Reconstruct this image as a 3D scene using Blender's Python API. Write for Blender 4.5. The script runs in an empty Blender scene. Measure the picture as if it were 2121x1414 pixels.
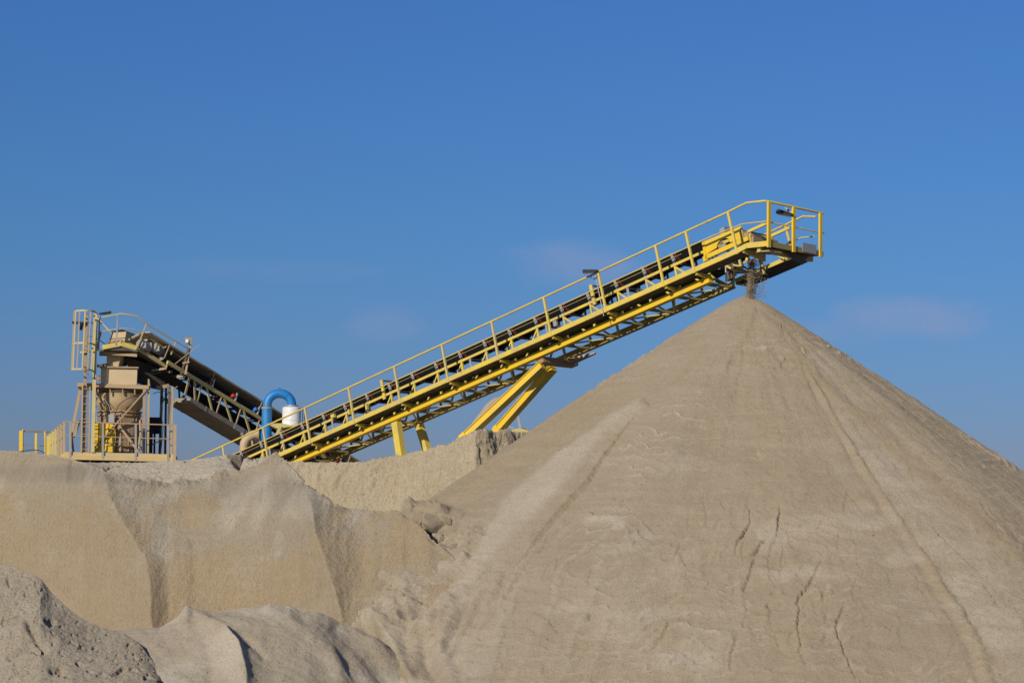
import bpy, math, random
import numpy as np
from mathutils import Vector as V
random.seed(7); rng = np.random.default_rng(7)
S = bpy.context.scene
C = S.collection
R = math.radians

# ------------------------------------------------------------------ camera
F = 4200.0; HY = 1100.0; ZC = 3.4; ROLL = R(1.0)       # focal length and horizon of the 2121 px wide photograph
th = math.atan((HY - 707) / F)
FW = np.array([0, math.cos(th), math.sin(th)]); U0 = np.array([0, -math.sin(th), math.cos(th)]); R0 = np.array([1., 0, 0])
RT = R0 * math.cos(ROLL) + U0 * math.sin(ROLL); UP = -R0 * math.sin(ROLL) + U0 * math.cos(ROLL)
CAM = np.array([0, 0, ZC])
cd = bpy.data.cameras.new('camera'); co = bpy.data.objects.new('camera', cd); C.objects.link(co)
from mathutils import Matrix
co.matrix_world = Matrix([[RT[i], UP[i], -FW[i], CAM[i]] for i in range(3)] + [[0, 0, 0, 1]])
cd.sensor_fit = 'HORIZONTAL'; cd.sensor_width = 36; cd.lens = F / 2121 * 36; cd.clip_end = 20000; cd.clip_start = .5
S.camera = co

def ray(px, py):
    return FW + RT * ((px - 1060.5) / F) + UP * ((707 - py) / F)
def P(px, py, D):                                        # point of the ray at distance D in front of the camera
    r = ray(px, py); return CAM + r * (D / r[1])
def Pn(px, py, D):
    px, py, D = np.broadcast_arrays(np.asarray(px, float), py, D)
    r = FW + RT * ((px - 1060.5) / F)[..., None] + UP * ((707 - py) / F)[..., None]
    return CAM + r * (D / r[..., 1])[..., None]
def proj(p):
    q = p - CAM; z = q @ FW
    return 1060.5 + F * (q @ RT) / z, 707 - F * (q @ UP) / z

class Frame:                                             # s along the belt, w across (away from us), h square to both
    def __init__(f, o, d, n):
        f.o = np.array(o, float); f.d = np.array(d) / np.linalg.norm(d); f.n = np.array(n) / np.linalg.norm(n)
        f.u = np.cross(f.n, f.d); f.u *= np.sign(f.u[2])
    def at(f, s, w, h): return f.o + f.d * s - f.n * w + f.u * h
    def q(f, px, py, w):
        r = ray(px, py); return CAM + r * (((f.o - f.n * w - CAM) @ f.n) / (r @ f.n))
    def sh(f, px, py, w):
        p = f.q(px, py, w) - f.o; return p @ f.d, p @ f.u

# ------------------------------------------------------------------ materials
def nt(name):
    m = bpy.data.materials.new(name); m.use_nodes = True
    t = m.node_tree; return m, t.nodes, t.links, t.nodes['Principled BSDF']
def noise(N, L, scale, detail=4, rough=.55, vec=None, stretch=None):
    n = N.new('ShaderNodeTexNoise'); n.inputs['Scale'].default_value = scale
    n.inputs['Detail'].default_value = detail; n.inputs['Roughness'].default_value = rough
    if stretch:
        mp = N.new('ShaderNodeMapping'); mp.inputs['Scale'].default_value = stretch
        L.new(vec, mp.inputs['Vector']); L.new(mp.outputs['Vector'], n.inputs['Vector'])
    elif vec: L.new(vec, n.inputs['Vector'])
    return n.outputs['Fac']
def ramp(N, L, fac, a, b):
    r = N.new('ShaderNodeMapRange'); r.inputs['From Min'].default_value = a; r.inputs['From Max'].default_value = b
    r.clamp = True; L.new(fac, r.inputs['Value']); return r.outputs['Result']
def mixc(N, L, fac, a, b, mode='MIX'):
    m = N.new('ShaderNodeMix'); m.data_type = 'RGBA'; m.blend_type = mode
    if hasattr(fac, 'links') or not isinstance(fac, (int, float)): L.new(fac, m.inputs[0])
    else: m.inputs[0].default_value = fac
    for i, c in ((6, a), (7, b)):
        if isinstance(c, tuple): m.inputs[i].default_value = (*c, 1)
        else: L.new(c, m.inputs[i])
    return m.outputs[2]
def paint(name, col, dust=(.36, .29, .2), amount=.25, rust=.0, rough=.5, metal=0, bump=.15, rustcol=(.16, .06, .025)):
    m, N, L, b = nt(name)
    tc = N.new('ShaderNodeTexCoord').outputs['Object']
    f = ramp(N, L, noise(N, L, 2.2, 6, .65, tc), .62 - amount * .8, 1.0 - amount * .35)
    c = mixc(N, L, f, col, dust)
    f2 = ramp(N, L, noise(N, L, 1.0, 3, .6, tc, (9, 9, 1.2)), .5, .8)      # run marks
    mm = N.new('ShaderNodeMath'); mm.operation = 'MULTIPLY'; mm.inputs[1].default_value = amount * .9; L.new(f2, mm.inputs[0])
    c = mixc(N, L, mm.outputs[0], c, dust)
    if rust:
        f3 = ramp(N, L, noise(N, L, 5.5, 8, .7, tc), .72 - rust * .3, .76 - rust * .3)
        c = mixc(N, L, f3, c, rustcol)
    L.new(c, b.inputs['Base Color'])
    r = ramp(N, L, noise(N, L, 6, 3, .5, tc), .0, 1.0)
    rr = N.new('ShaderNodeMapRange'); rr.inputs['To Min'].default_value = rough - .1; rr.inputs['To Max'].default_value = min(1, rough + .3)
    L.new(r, rr.inputs['Value']); L.new(rr.outputs['Result'], b.inputs['Roughness'])
    b.inputs['Metallic'].default_value = metal
    bp = N.new('ShaderNodeBump'); bp.inputs['Strength'].default_value = bump; bp.inputs['Distance'].default_value = .01
    L.new(noise(N, L, 14, 5, .6, tc), bp.inputs['Height']); L.new(bp.outputs['Normal'], b.inputs['Normal'])
    return m
M = {
 'yellow': paint('yellow_paint', (.78, .56, .055), (.44, .35, .18), .34, .20),
 'yellow_new': paint('fresh_yellow_paint', (.82, .52, .014), (.55, .40, .12), .20, .14),
 'yellow_pale': paint('faded_yellow_paint', (.62, .49, .14), (.45, .37, .25), .32, .15),
 'olive': paint('weathered_and_shade_olive_yellow_paint', (.36, .27, .06), (.36, .29, .16), .35, .15),  # worn end-beam yellow; on the far chord it holds painted shade
 'beige': paint('dusty_beige_steel', (.47, .325, .155), (.40, .30, .185), .34, .28),
 'ochre': paint('ochre_beam_paint', (.60, .43, .16), (.45, .35, .21), .28, .16),
 'shade_steel': paint('shade_darkened_steel', (.035, .030, .023), (.09, .07, .05), .2, 0, .8),  # steel darkened in colour to hold the shade under the upper platform
 'cream': paint('cream_beige_sheet', (.62, .46, .245), (.48, .37, .23), .22, .12),
 'tan': paint('tan_pipe_paint', (.52, .38, .21), (.46, .37, .25), .22, .04),
 'rusty': paint('rust_stained_steel', (.36, .225, .115), (.42, .33, .22), .30, .45),
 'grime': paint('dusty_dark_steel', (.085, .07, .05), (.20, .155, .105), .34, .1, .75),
 'grate': paint('walkway_grating', (.05, .045, .038), (.15, .125, .09), .25, .0, .8),
 'rubber': paint('black_rubber', (.008, .008, .009), (.05, .045, .04), .02, 0, .75, 0, .05),
 'black': paint('black_steel', (.015, .015, .016), (.08, .07, .055), .15, 0, .6),
 'galv': paint('galvanised_steel', (.40, .40, .39), (.42, .36, .28), .28, .03, .45, .35),
 'motor': paint('dusty_grey_cast_iron', (.27, .265, .25), (.42, .36, .27), .42, .05, .6),
 'red': paint('rust_red_roller', (.13, .012, .010), (.10, .055, .04), .22, .0, .55),
 'redb': paint('bright_red_roller', (.52, .022, .018), (.3, .1, .07), .12, 0, .5),
 'blue': paint('blue_pipe_paint', (.012, .20, .53), (.10, .27, .36), .16, .03, .35),
 'blueb': paint('blue_roller', (.03, .2, .65), (.2, .3, .4), .1, 0, .4),
 'white': paint('white_tank_paint', (.80, .79, .76), (.55, .48, .38), .13, .03, .4),
 'canopy': paint('brown_corrugated_sheet', (.52, .43, .29), (.55, .47, .34), .36, .12, .65),
 'pan': paint('sand_coated_sheet', (.27, .21, .14), (.40, .33, .23), .34, .18, .75),
 'glass': paint('lamp_glass', (.10, .11, .12), (.3, .26, .2), .15, 0, .2),
}
def sandmat(name, base, dark, tan, pale, grain=26., gamp=.55, bump=.55, strata=0., tanlev=None, streak=0.):
    """sand of several colours: noise patches, a speckle of grains; vertex attribute 'mark' = freshly slid pale sand, 'damp' = tan damp sand"""
    m, N, L, b = nt(name)
    tc = N.new('ShaderNodeTexCoord').outputs['Object']
    big = ramp(N, L, noise(N, L, .35, 5, .6, tc), .33, .68)
    c = mixc(N, L, big, base, tuple(x * .86 for x in base))
    mid = ramp(N, L, noise(N, L, 1.4, 6, .62, tc), .45, .72)
    ml = N.new('ShaderNodeMath'); ml.operation = 'MULTIPLY'; ml.inputs[1].default_value = .45; L.new(mid, ml.inputs[0])
    c = mixc(N, L, ml.outputs[0], c, tan)
    at = N.new('ShaderNodeAttribute'); at.attribute_name = 'damp'; c = mixc(N, L, at.outputs['Fac'], c, tan)
    at2 = N.new('ShaderNodeAttribute'); at2.attribute_name = 'mark'; c = mixc(N, L, at2.outputs['Fac'], c, pale)
    if strata:
        s = ramp(N, L, noise(N, L, 1.0, 5, .6, tc, (.5, .5, 9)), .42, .66)
        sl = N.new('ShaderNodeMath'); sl.operation = 'MULTIPLY'; sl.inputs[1].default_value = strata; L.new(s, sl.inputs[0])
        c = mixc(N, L, sl.outputs[0], c, pale)
    gn = noise(N, L, grain, 5, .72, tc, (1, 1, .32) if streak else (1, 1, 1))
    g = ramp(N, L, gn, .52, .70)
    gl = N.new('ShaderNodeMath'); gl.operation = 'MULTIPLY'; gl.inputs[1].default_value = gamp; L.new(g, gl.inputs[0])
    c = mixc(N, L, gl.outputs[0], c, dark)
    g2 = ramp(N, L, noise(N, L, grain * 2.3, 3, .7, tc), .55, .74)
    gl2 = N.new('ShaderNodeMath'); gl2.operation = 'MULTIPLY'; gl2.inputs[1].default_value = gamp * .7; L.new(g2, gl2.inputs[0])
    c = mixc(N, L, gl2.outputs[0], c, pale)
    g3 = ramp(N, L, noise(N, L, 34, 2, .6, tc, (1, 1, .45) if streak else (1, 1, .8)), .47, .66)
    gl3 = N.new('ShaderNodeMath'); gl3.operation = 'MULTIPLY'; gl3.inputs[1].default_value = gamp * 1.15; L.new(g3, gl3.inputs[0])
    c = mixc(N, L, gl3.outputs[0], c, dark)
    L.new(c, b.inputs['Base Color']); b.inputs['Roughness'].default_value = .95
    if 'Diffuse Roughness' in b.inputs: b.inputs['Diffuse Roughness'].default_value = .45
    b.inputs['Specular IOR Level'].default_value = .15
    ad = N.new('ShaderNodeMath'); ad.operation = 'MULTIPLY_ADD'; ad.inputs[1].default_value = 2.0
    L.new(noise(N, L, 5.0, 6, .7, tc, (1, 1, .28) if streak else (1, 1, 1)), ad.inputs[0]); L.new(gn, ad.inputs[2])
    bp = N.new('ShaderNodeBump'); bp.inputs['Strength'].default_value = bump; bp.inputs['Distance'].default_value = .05
    L.new(ad.outputs[0], bp.inputs['Height']); L.new(bp.outputs['Normal'], b.inputs['Normal'])
    return m
M['sand'] = sandmat('grey_buff_sand', (.380, .304, .205), (.165, .128, .082), (.345, .26, .155), (.50, .425, .318), 17, .30, .6, .16)
M['wall'] = sandmat('tan_bank_sand', (.385, .316, .220), (.15, .118, .078), (.38, .284, .166), (.48, .41, .305), 15, .36, .85, .12, streak=1)
M['bank'] = sandmat('pale_bank_sand', (.50, .41, .27), (.20, .16, .105), (.49, .35, .20), (.54, .465, .335), 12, .5, .75, .12, streak=1)
M['heap'] = sandmat('grey_gravelly_sand', (.405, .338, .242), (.15, .122, .084), (.385, .31, .205), (.47, .40, .30), 14, .5, .6)
M['pinkheap'] = sandmat('pinkish_sand', (.46, .36, .27), (.34, .26, .19), (.48, .36, .24), (.50, .41, .32), 12, .3, .4)
M['ground'] = sandmat('quarry_ground', (.30, .25, .18), (.18, .14, .10), (.29, .23, .155), (.37, .31, .24), 9, .4, .4)

# ------------------------------------------------------------------ mesh helpers
def quadbox(p):                                          # eight corners, two loops of four
    return list(p), [(3, 2, 1, 0), (4, 5, 6, 7), (0, 1, 5, 4), (1, 2, 6, 5), (2, 3, 7, 6), (3, 0, 4, 7)]
def axes(a, up):
    a = a / np.linalg.norm(a); up = np.array(up, float)
    s = np.cross(a, up)
    if np.linalg.norm(s) < 1e-4: s = np.cross(a, np.array([0, 1., 0]))
    s /= np.linalg.norm(s); return a, s, np.cross(s, a)
def bar(p0, p1, w, h, up=(0, 0, 1), w1=None, h1=None):   # straight bar, w across, h along up
    p0 = np.array(p0, float); p1 = np.array(p1, float); _, s, u = axes(p1 - p0, up); w1 = w1 or w; h1 = h1 or h
    return quadbox([p0 - s * w / 2 - u * h / 2, p0 + s * w / 2 - u * h / 2, p0 + s * w / 2 + u * h / 2, p0 - s * w / 2 + u * h / 2,
                    p1 - s * w1 / 2 - u * h1 / 2, p1 + s * w1 / 2 - u * h1 / 2, p1 + s * w1 / 2 + u * h1 / 2, p1 - s * w1 / 2 + u * h1 / 2])
def prof(p0, p1, outline, up=(0, 0, 1)):                 # an outline (x across, y along up) drawn out from p0 to p1
    p0 = np.array(p0, float); p1 = np.array(p1, float); _, s, u = axes(p1 - p0, up); n = len(outline)
    v = [p0 + s * x + u * y for x, y in outline] + [p1 + s * x + u * y for x, y in outline]
    return v, [tuple(range(n))[::-1], tuple(range(n, 2 * n))] + [(i, (i + 1) % n, n + (i + 1) % n, n + i) for i in range(n)]
def chan(w, h, t):                                       # I-section
    return [(-w/2, -h/2), (w/2, -h/2), (w/2, -h/2+t), (t/2, -h/2+t), (t/2, h/2-t), (w/2, h/2-t), (w/2, h/2), (-w/2, h/2), (-w/2, h/2-t), (-t/2, h/2-t), (-t/2, -h/2+t), (-w/2, -h/2+t)]
def tube(pts, r, n=10, cap=True):
    pts = [np.array(p, float) for p in pts]; rs = r if isinstance(r, (list, tuple)) else [r] * len(pts)
    v, f = [], []; ref = None
    for i, p in enumerate(pts):
        t = (pts[min(i + 1, len(pts) - 1)] - pts[max(i - 1, 0)]); t = t / np.linalg.norm(t)
        if ref is None: ref = np.array([0, 0, 1.]) if abs(t[2]) < .9 else np.array([1., 0, 0])
        a = np.cross(t, ref); a /= np.linalg.norm(a); b = np.cross(a, t); ref = b
        k = 1.0
        if 0 < i < len(pts) - 1:
            t0 = p - pts[i - 1]; t0 = t0 / np.linalg.norm(t0); k = 1 / max(.6, t0 @ t)
        for j in range(n):
            an = 2 * math.pi * j / n; v.append(p + (a * math.cos(an) + b * math.sin(an)) * rs[i] * (k if len(pts) < 8 else 1))
    for i in range(len(pts) - 1):
        for j in range(n): f.append((i*n + j, i*n + (j+1) % n, (i+1)*n + (j+1) % n, (i+1)*n + j))
    if cap: f += [tuple(range(n))[::-1], tuple(range((len(pts)-1)*n, len(pts)*n))]
    return v, f
def lathe(c, rings, n=28, ax=(0, 0, 1)):                 # rings: (height, radius)
    c = np.array(c, float); ax = np.array(ax, float)
    return tube([c + ax * z for z, r in rings], [r for z, r in rings], n) if len(rings) < 1 else _lathe(c, rings, n, ax)
def _lathe(c, rings, n, ax):
    _, a, b = axes(ax, (0, 1, 0)); v, f = [], []
    for z, r in rings:
        for j in range(n):
            t = 2 * math.pi * j / n; v.append(c + ax * z + (a * math.cos(t) + b * math.sin(t)) * r)
    k = len(rings)
    for i in range(k - 1):
        for j in range(n): f.append((i*n + j, i*n + (j+1) % n, (i+1)*n + (j+1) % n, (i+1)*n + j))
    f += [tuple(range(n))[::-1], tuple(range((k-1)*n, k*n))]
    return v, f
def slab(poly, off):                                     # polygon given thickness along the vector off
    poly = [np.array(p, float) for p in poly]; n = len(poly); off = np.array(off, float)
    return poly + [p + off for p in poly], [tuple(range(n))[::-1], tuple(range(n, 2*n))] + [(i, (i+1) % n, n + (i+1) % n, n + i) for i in range(n)]
def join(*ms):
    v, f = [], []
    for a, b in ms:
        k = len(v); v += list(a); f += [tuple(i + k for i in q) for q in b]
    return v, f

def mesh(name, vf, mat, origin, smooth=False):
    me = bpy.data.meshes.new(name)
    v = np.array(vf[0], float) - np.array(origin)
    me.from_pydata([tuple(p) for p in v], [], vf[1]); me.materials.append(M[mat] if isinstance(mat, str) else mat)
    import bmesh
    bm = bmesh.new(); bm.from_mesh(me); bmesh.ops.recalc_face_normals(bm, faces=bm.faces); bm.to_mesh(me); bm.free()
    if smooth:
        me.polygons.foreach_set('use_smooth', [True] * len(me.polygons))
        try: me.set_sharp_from_angle(angle=R(40))
        except Exception: pass
    return me
class Thing:
    def __init__(t, name, label, cat, base, group=None):
        t.o = bpy.data.objects.new(name, None); C.objects.link(t.o); t.base = np.array(base, float); t.o.location = V(base)
        t.o['label'] = label; t.o['category'] = cat; t.o.empty_display_size = .3
        if group: t.o['group'] = group
    def part(t, name, vf, mat, parent=None, smooth=False, label=None):
        o = bpy.data.objects.new(name, mesh(name, vf, mat, t.base, smooth)); C.objects.link(o); o.parent = parent or t.o
        if label: o['label'] = label
        return o
    def copy(t, o, off):                                 # a part again, moved, with its sub-parts
        c = o.copy(); C.objects.link(c); c.parent = o.parent; c.location = V(off)
        for k in list(o.children):
            d = k.copy(); C.objects.link(d); d.parent = c
        return c

# ------------------------------------------------------------------ the stacking conveyor
psi, inc, LP = R(43.4), R(15.6), 2.01
e1 = np.array([math.cos(psi), -math.sin(psi), 0]); n1 = np.array([-math.sin(psi), -math.cos(psi), 0])
d1 = e1 * math.cos(inc) + np.array([0, 0, math.sin(inc)])
A = P(631.7, 844.4, 61.0)
F1 = Frame(A, d1, n1); F1.o = A - F1.u * 1.1            # h = 0 at the foot of the rail posts, w = 0 in the rail
at = F1.at
UU = F1.u; NN = F1.n
cv = Thing('stacking_conveyor', 'long yellow inclined conveyor with walkway and handrail dropping sand on the tall pile', 'conveyor', P(840, 950, 61.5))
W0, W1 = .85, 1.80                                       # near and far truss plane
S0, SE = -5.2, 8.20 * LP                                 # tail, end of the sloping walkway
def sl(a, b, w, h, ww, hh): return bar(at(a, w, h), at(b, w, h), ww, hh, UU)
cv.part('walkway_edge_beam', sl(S0, SE, .02, .06, .05, .125), 'yellow')
cv.part('walkway_deck', bar(at(S0, .285, .035), at(SE, .285, .035), .47, .05, UU), 'grate')
# lower and upper chords
i_near = F1.sh(1473, 581, W0)[0]; i_far = F1.sh(1520, 594, W1)[0]
WL = .50
i_near = F1.sh(1473, 581, WL)[0]
cv.part('lower_chord', prof(at(S0 - 1, WL, -.18), at(i_near, WL, -.18), [(-.09, -.075), (.09, -.075), (.09, .085), (-.09, .085)], UU), 'yellow_new')
cv.part('lower_chord', prof(at(S0 - 1, W1, -.095), at(i_far, W1, -.095), chan(.17, .16, .02), UU), 'olive')  # far chord's olive puts the shade of walkway and belt into its colour
cv.part('upper_chord', sl(S0, 17.0, W0, .72, .06, .07), 'yellow')
cv.part('upper_chord', sl(S0, 17.0, W1, .72, .06, .07), 'yellow')
# posts and diagonals of the trusses, an idler station every metre
s_v = F1.sh(1112, 676, W0)[0]; STEP = LP / 2
k0 = int((s_v - S0) / STEP); st = [s_v + (i - k0) * STEP for i in range(int((16.2 - (s_v - k0 * STEP)) / STEP) + 1)]
for w in (W0, W1):
    for i, s in enumerate(st):
        cv.part('truss_post', bar(at(s, w, -.16), at(s, w, .685), .05, .055, F1.d), 'yellow' if i % 3 else 'yellow_pale')
        s2 = s - STEP * .62 if s <= s_v + .01 else s + STEP * .7
        cv.part('truss_diagonal', bar(at(s, w, .665), at(s2, w, .0), .035, .045, UU), 'yellow')
for i, s in enumerate(st):
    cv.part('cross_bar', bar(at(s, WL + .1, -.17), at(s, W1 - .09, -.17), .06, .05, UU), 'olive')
    if i + 1 < len(st):
        a, b = (WL + .1, W1 - .10) if i % 2 else (W1 - .07, WL + .1)
        cv.part('lattice_bar', bar(at(s + .05, a, -.165), at(st[i+1] - .05, b, -.165), .04, .035, UU), 'yellow_pale')
        cv.part('deck_tie', bar(at(s + .5, W0 + .05, .05), at(s + .5, W1 - .04, .05), .04, .05, UU), 'grime')
# belt: carried in a trough, turned over the head drum, coming back flat below
HS = F1.sh(1549, 489, W0 + .1)[0] - .12; HR = .155; HB = .84
def belt():
    rows = []; hw = .40; wc = (W0 + W1) / 2
    def trough(s, f):
        return [at(s, wc - hw + .0, HB + .19 * f), at(s, wc - hw + .03, HB + .17 * f), at(s, wc - .19, HB), at(s, wc + .19, HB), at(s, wc + hw - .03, HB + .17 * f), at(s, wc + hw, HB + .19 * f)]
    for s in np.linspace(S0 - .5, HS - 1.6, 30): rows.append(trough(s, 1))
    for s in np.linspace(HS - 1.4, HS, 6): rows.append(trough(s, 1 - (s - HS + 1.4) / 1.4))
    fl = lambda s, h: [at(s, wc + x, h) for x in (-hw, -hw + .03, -.19, .19, hw - .03, hw)]
    for a in np.linspace(10, 180, 14): rows.append(fl(HS + HR * math.sin(R(a)), HB - HR + HR * math.cos(R(a))))
    for s, h in ((HS - .5, .42), (HS - 1.2, .26)): rows.append(fl(s, h))
    for s in np.linspace(HS - 2, S0 - .5, 30): rows.append(fl(s, .19 + .012 * math.sin(s * 3.1)))
    m = len(rows[0]); top = [p for r in rows for p in r]; f = []
    for i in range(len(rows) - 1):
        for j in range(m - 1): f.append((i*m + j, i*m + j + 1, (i+1)*m + j + 1, (i+1)*m + j))
    return top, f
bo = cv.part('belt', belt(), 'rubber')
so = bo.modifiers.new('thick', 'SOLIDIFY'); so.thickness = .016; so.offset = 0
cv.part('head_drum', tube([at(HS, W0 + .06, HB - HR), at(HS, W1 - .06, HB - HR)], HR - .012, 20), 'black', smooth=True)
# idler stations: one built, the rest copied along the belt
s = st[0]; wc = (W0 + W1) / 2
idl = cv.part('idler_frame', join(bar(at(s, W0 - .03, .765), at(s, W1 + .03, .765), .06, .03, UU), bar(at(s, W0 + .0, .76), at(s - .02, W0 - .045, 1.045), .065, .022, NN), bar(at(s, W1, .76), at(s - .02, W1 + .045, 1.045), .065, .022, NN)), 'galv')
cv.part('roller', tube([at(s + .04, wc - .44, .985), at(s + .04, wc - .19, .79)], .05, 12), 'red', idl, True)
cv.part('roller', tube([at(s + .03, wc - .17, .79), at(s + .03, wc + .17, .79)], .042, 12), 'red', idl, True)
cv.part('roller', tube([at(s + .04, wc + .19, .79), at(s + .04, wc + .44, .985)], .05, 12), 'red', idl, True)
cv.part('bracket_strut', tube([at(s + .09, W0 - .02, .76), at(s + .005, W0 - .042, 1.02)], .009, 6), 'galv', idl)
for x in st[1:]:
    if x < HS - 2.2: cv.copy(idl, F1.d * (x - s))
# return rollers in hangers
rr = None
for i, x in enumerate(st[2:-1:3]):
    if rr is None:
        sx = x + .35
        rr = cv.part('return_hanger', join(bar(at(sx, W0 - .02, .68), at(sx, W0 - .02, .11), .07, .02, NN), bar(at(sx, W1 + .02, .68), at(sx, W1 + .02, .11), .07, .02, NN), bar(at(sx, W0 - .03, .67), at(sx, W1 + .03, .67), .05, .03, UU)), 'galv')
        cv.part('return_roller', tube([at(sx, W0, .14), at(sx, W1, .14)], .05, 12), 'black', rr, True); sx0 = x
    else: cv.copy(rr, F1.d * (x - sx0))
cv.part('pull_cord', tube([at(S0, W0 - .06, .90), at(HS - 1.9, W0 - .06, .90)], .006, 5), 'yellow_pale')
# handrail
ks = [-2, -1, 0, 1, 2, 3, 4, 5, 6, 7, 7.51, 8.20]
pm = cv.part('rail_post', bar(at(-2 * LP, 0, -.02), at(-2 * LP, 0, 1.09), .05, .06, F1.d), 'yellow_pale')
for k in ks[1:]:
    c = cv.copy(pm, F1.d * ((k + 2) * LP))
    if k > 4:
        c.data = c.data.copy(); c.data.materials[0] = M['yellow']
# head platform: level, its corner found from the rail plane
hp = F1.q(1546, 514, 0.0)                                # where the walkway turns level
zp = hp[2]
FP = Frame(hp, e1, n1); fp = FP.at
sc, _ = FP.sh(1588, 519, 0.0); PW = 2.28
top0 = F1.q(1547, 420, 0.0); railz = top0[2] - zp
def hr(s, w, h): return fp(s, w, h)
rs0 = FP.sh(1547, 420, 0)[0]
cv.part('top_rail', tube([at(-7.2, 0, 1.1), at(8.2 * LP, 0, 1.1), hr(rs0, 0, railz), hr(sc - .06, 0, railz - .01), hr(sc, .1, railz - .02), hr(sc, PW + .12, railz - .02)], .027, 10), 'yellow', smooth=True)
ms, mh = FP.sh(1537, 464, 0)
cv.part('mid_rail', tube([at(-7.2, 0, .69), at(7.9 * LP, 0, .69), hr(ms, 0, mh), hr(sc - .05, 0, mh), hr(sc, .08, mh - .01), hr(sc, PW + .16, mh - .01)], .016, 8), 'yellow', smooth=True)
EB = .13
cv.part('platform_edge_beam', join(bar(at(SE - .01, .02, .06), hr(.0, .02, .065), .05, .125, UU), bar(hr(.0, .02, .065), hr(sc + .03, .02, .065), .05, EB)), 'yellow')
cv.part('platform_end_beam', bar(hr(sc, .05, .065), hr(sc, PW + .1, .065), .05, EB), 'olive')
cv.part('toe_plate', slab([hr(sc + .05, 1.42, .02), hr(sc + .05, 2.02, .02), hr(sc + .05, 2.02, .25), hr(sc + .05, 1.42, .25)], e1 * .012), 'galv')
cv.part('head_deck', slab([hr(-.25, .05, .01), hr(sc - .03, .05, .01), hr(sc - .03, PW, .01), hr(sc - .45, PW, .01), hr(sc - .45, .82, .01), hr(-.25, .82, .01)], (0, 0, .045)), 'grate')
for w, hw in ((.04, 1.0), (1.08, 1.0), (PW - .04, 1.0)):
    cv.part('platform_post', bar(hr(sc + .035, w, -.03), hr(sc + .035, w, railz - .03), .05, .11, n1), 'yellow_new')
# the short railing of the far walkway
q2 = FP.sh(1664, 448, PW)[0]
fr = lambda px, py: F1.q(px, py, PW + .05)
cv.part('far_top_rail', tube([fr(1560, 497), fr(1664, 448), fr(1690, 449)], .027, 8), 'yellow', smooth=True)
cv.part('far_mid_rail', tube([fr(1560, 537), fr(1660, 492), fr(1688, 490)], .016, 8), 'yellow', smooth=True)
cv.part('rail_post', bar(fr(1627, 466), fr(1645, 536), .05, .06, F1.d), 'yellow')
cv.part('rail_post', bar(fr(1562, 497), fr(1580, 560), .05, .06, F1.d), 'yellow')
# far walkway under the head
a = F1.sh(1522, 578, W1 + .1)[0]; b = F1.sh(1640, 540, W1 + .3)[0]
cv.part('far_walkway', bar(at(a, W1 + .50, .0), at(b + .1, W1 + .50, .0), .72, .05, UU), 'grate')
cv.part('far_walkway_beam', bar(at(a, W1 + .12, .03), at(b, W1 + .12, .03), .05, .10, UU), 'yellow')
cv.part('far_walkway_beam', bar(at(a - .02, W1 + .16, .0), at(a - .02, W1 + .86, .0), .05, .12, UU), 'yellow_pale')
# cross beams under the level platform
cv.part('platform_joist', bar(hr(sc - .30, .08, -.05), hr(sc - .30, PW + .05, -.05), .10, .12), 'yellow_pale')
cv.part('platform_bracket', bar(hr(sc - .75, .06, -.05), hr(sc - .75, W0 + .1, -.10), .06, .09, (0, 0, 1), .06, .24), 'yellow_pale')
cv.part('end_bracket', slab([hr(sc - .2, .95, -.01), hr(sc - .2, 2.0, -.01), hr(sc - .2, 1.75, -.26), hr(sc - .2, 1.55, -.22)], e1 * .04), 'grime')
cv.part('step_grille', slab([hr(sc - .4, .12, -.11), hr(sc + .0, .12, -.11), hr(sc + .0, .62, -.11), hr(sc - .4, .62, -.11)], (0, 0, .03)), 'beige')
# brackets that carry the walkway at each rail post
bk = cv.part('walkway_bracket', join(bar(at(-LP, .05, -.035), at(-LP, W0 - .22, -.07), .06, .07, UU, .06, .13)), 'yellow')
for k in ks[2:-2] + [7.51]: cv.copy(bk, F1.d * ((k + 1) * LP))
sb = cv.part('bracket_strut', bar(at(-LP + .07, WL + .02, -.1), at(-LP + .07, WL + .02, .0), .045, .09, F1.d), 'yellow')
for k in ks[2:-2]: cv.copy(sb, F1.d * ((k + 1) * LP))
# head guard plate with a half-moon cut-out
wg = W0 - .05
gp = [F1.q(x, y, wg) for x, y in ((1462, 528), (1456, 502), (1534, 469), (1538, 494))]
hole = [F1.q(1486 + 13.5 + 14 * math.cos(t) * 1.0, 508 - 5.5 * math.cos(t) - 14 * math.sin(t), wg) for t in np.linspace(math.pi, 0, 9)]
low = [F1.q(x, y, wg) for x, y in ((1538, 494),)]
cv.part('head_guard', slab([gp[0], gp[1], gp[2], gp[3]] + hole[::-1], -NN * -.03), 'yellow_new')
cv.part('guard_flange', bar(F1.q(1457, 502, wg - .03), F1.q(1464, 537, wg - .03), .06, .07, F1.d), 'yellow_new')
cv.part('guard_flange', bar(F1.q(1535, 469, wg - .03), F1.q(1540, 500, wg - .03), .05, .05, F1.d), 'yellow')
cv.part('head_beam', bar(F1.q(1463, 533, wg - .02), F1.q(1551, 493, wg - .02), .08, .115, UU), 'yellow_new')
cv.part('guard_foot', bar(F1.q(1462, 530, wg), F1.q(1464, 541, wg), .10, .14, F1.d), 'yellow_new')
cv.part('gearbox', lathe(F1.q(1499, 504, wg + .16), [(-.12, .16), (.10, .16), (.14, .10)], 18, NN), 'motor', smooth=True)
cv.part('take_up_bearing', bar(F1.q(1537, 488, W0 + .02), F1.q(1552, 482, W0 + .02), .12, .14, UU), 'rusty')
hq = lambda px, py, w: F1.q(px, py, w)
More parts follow.
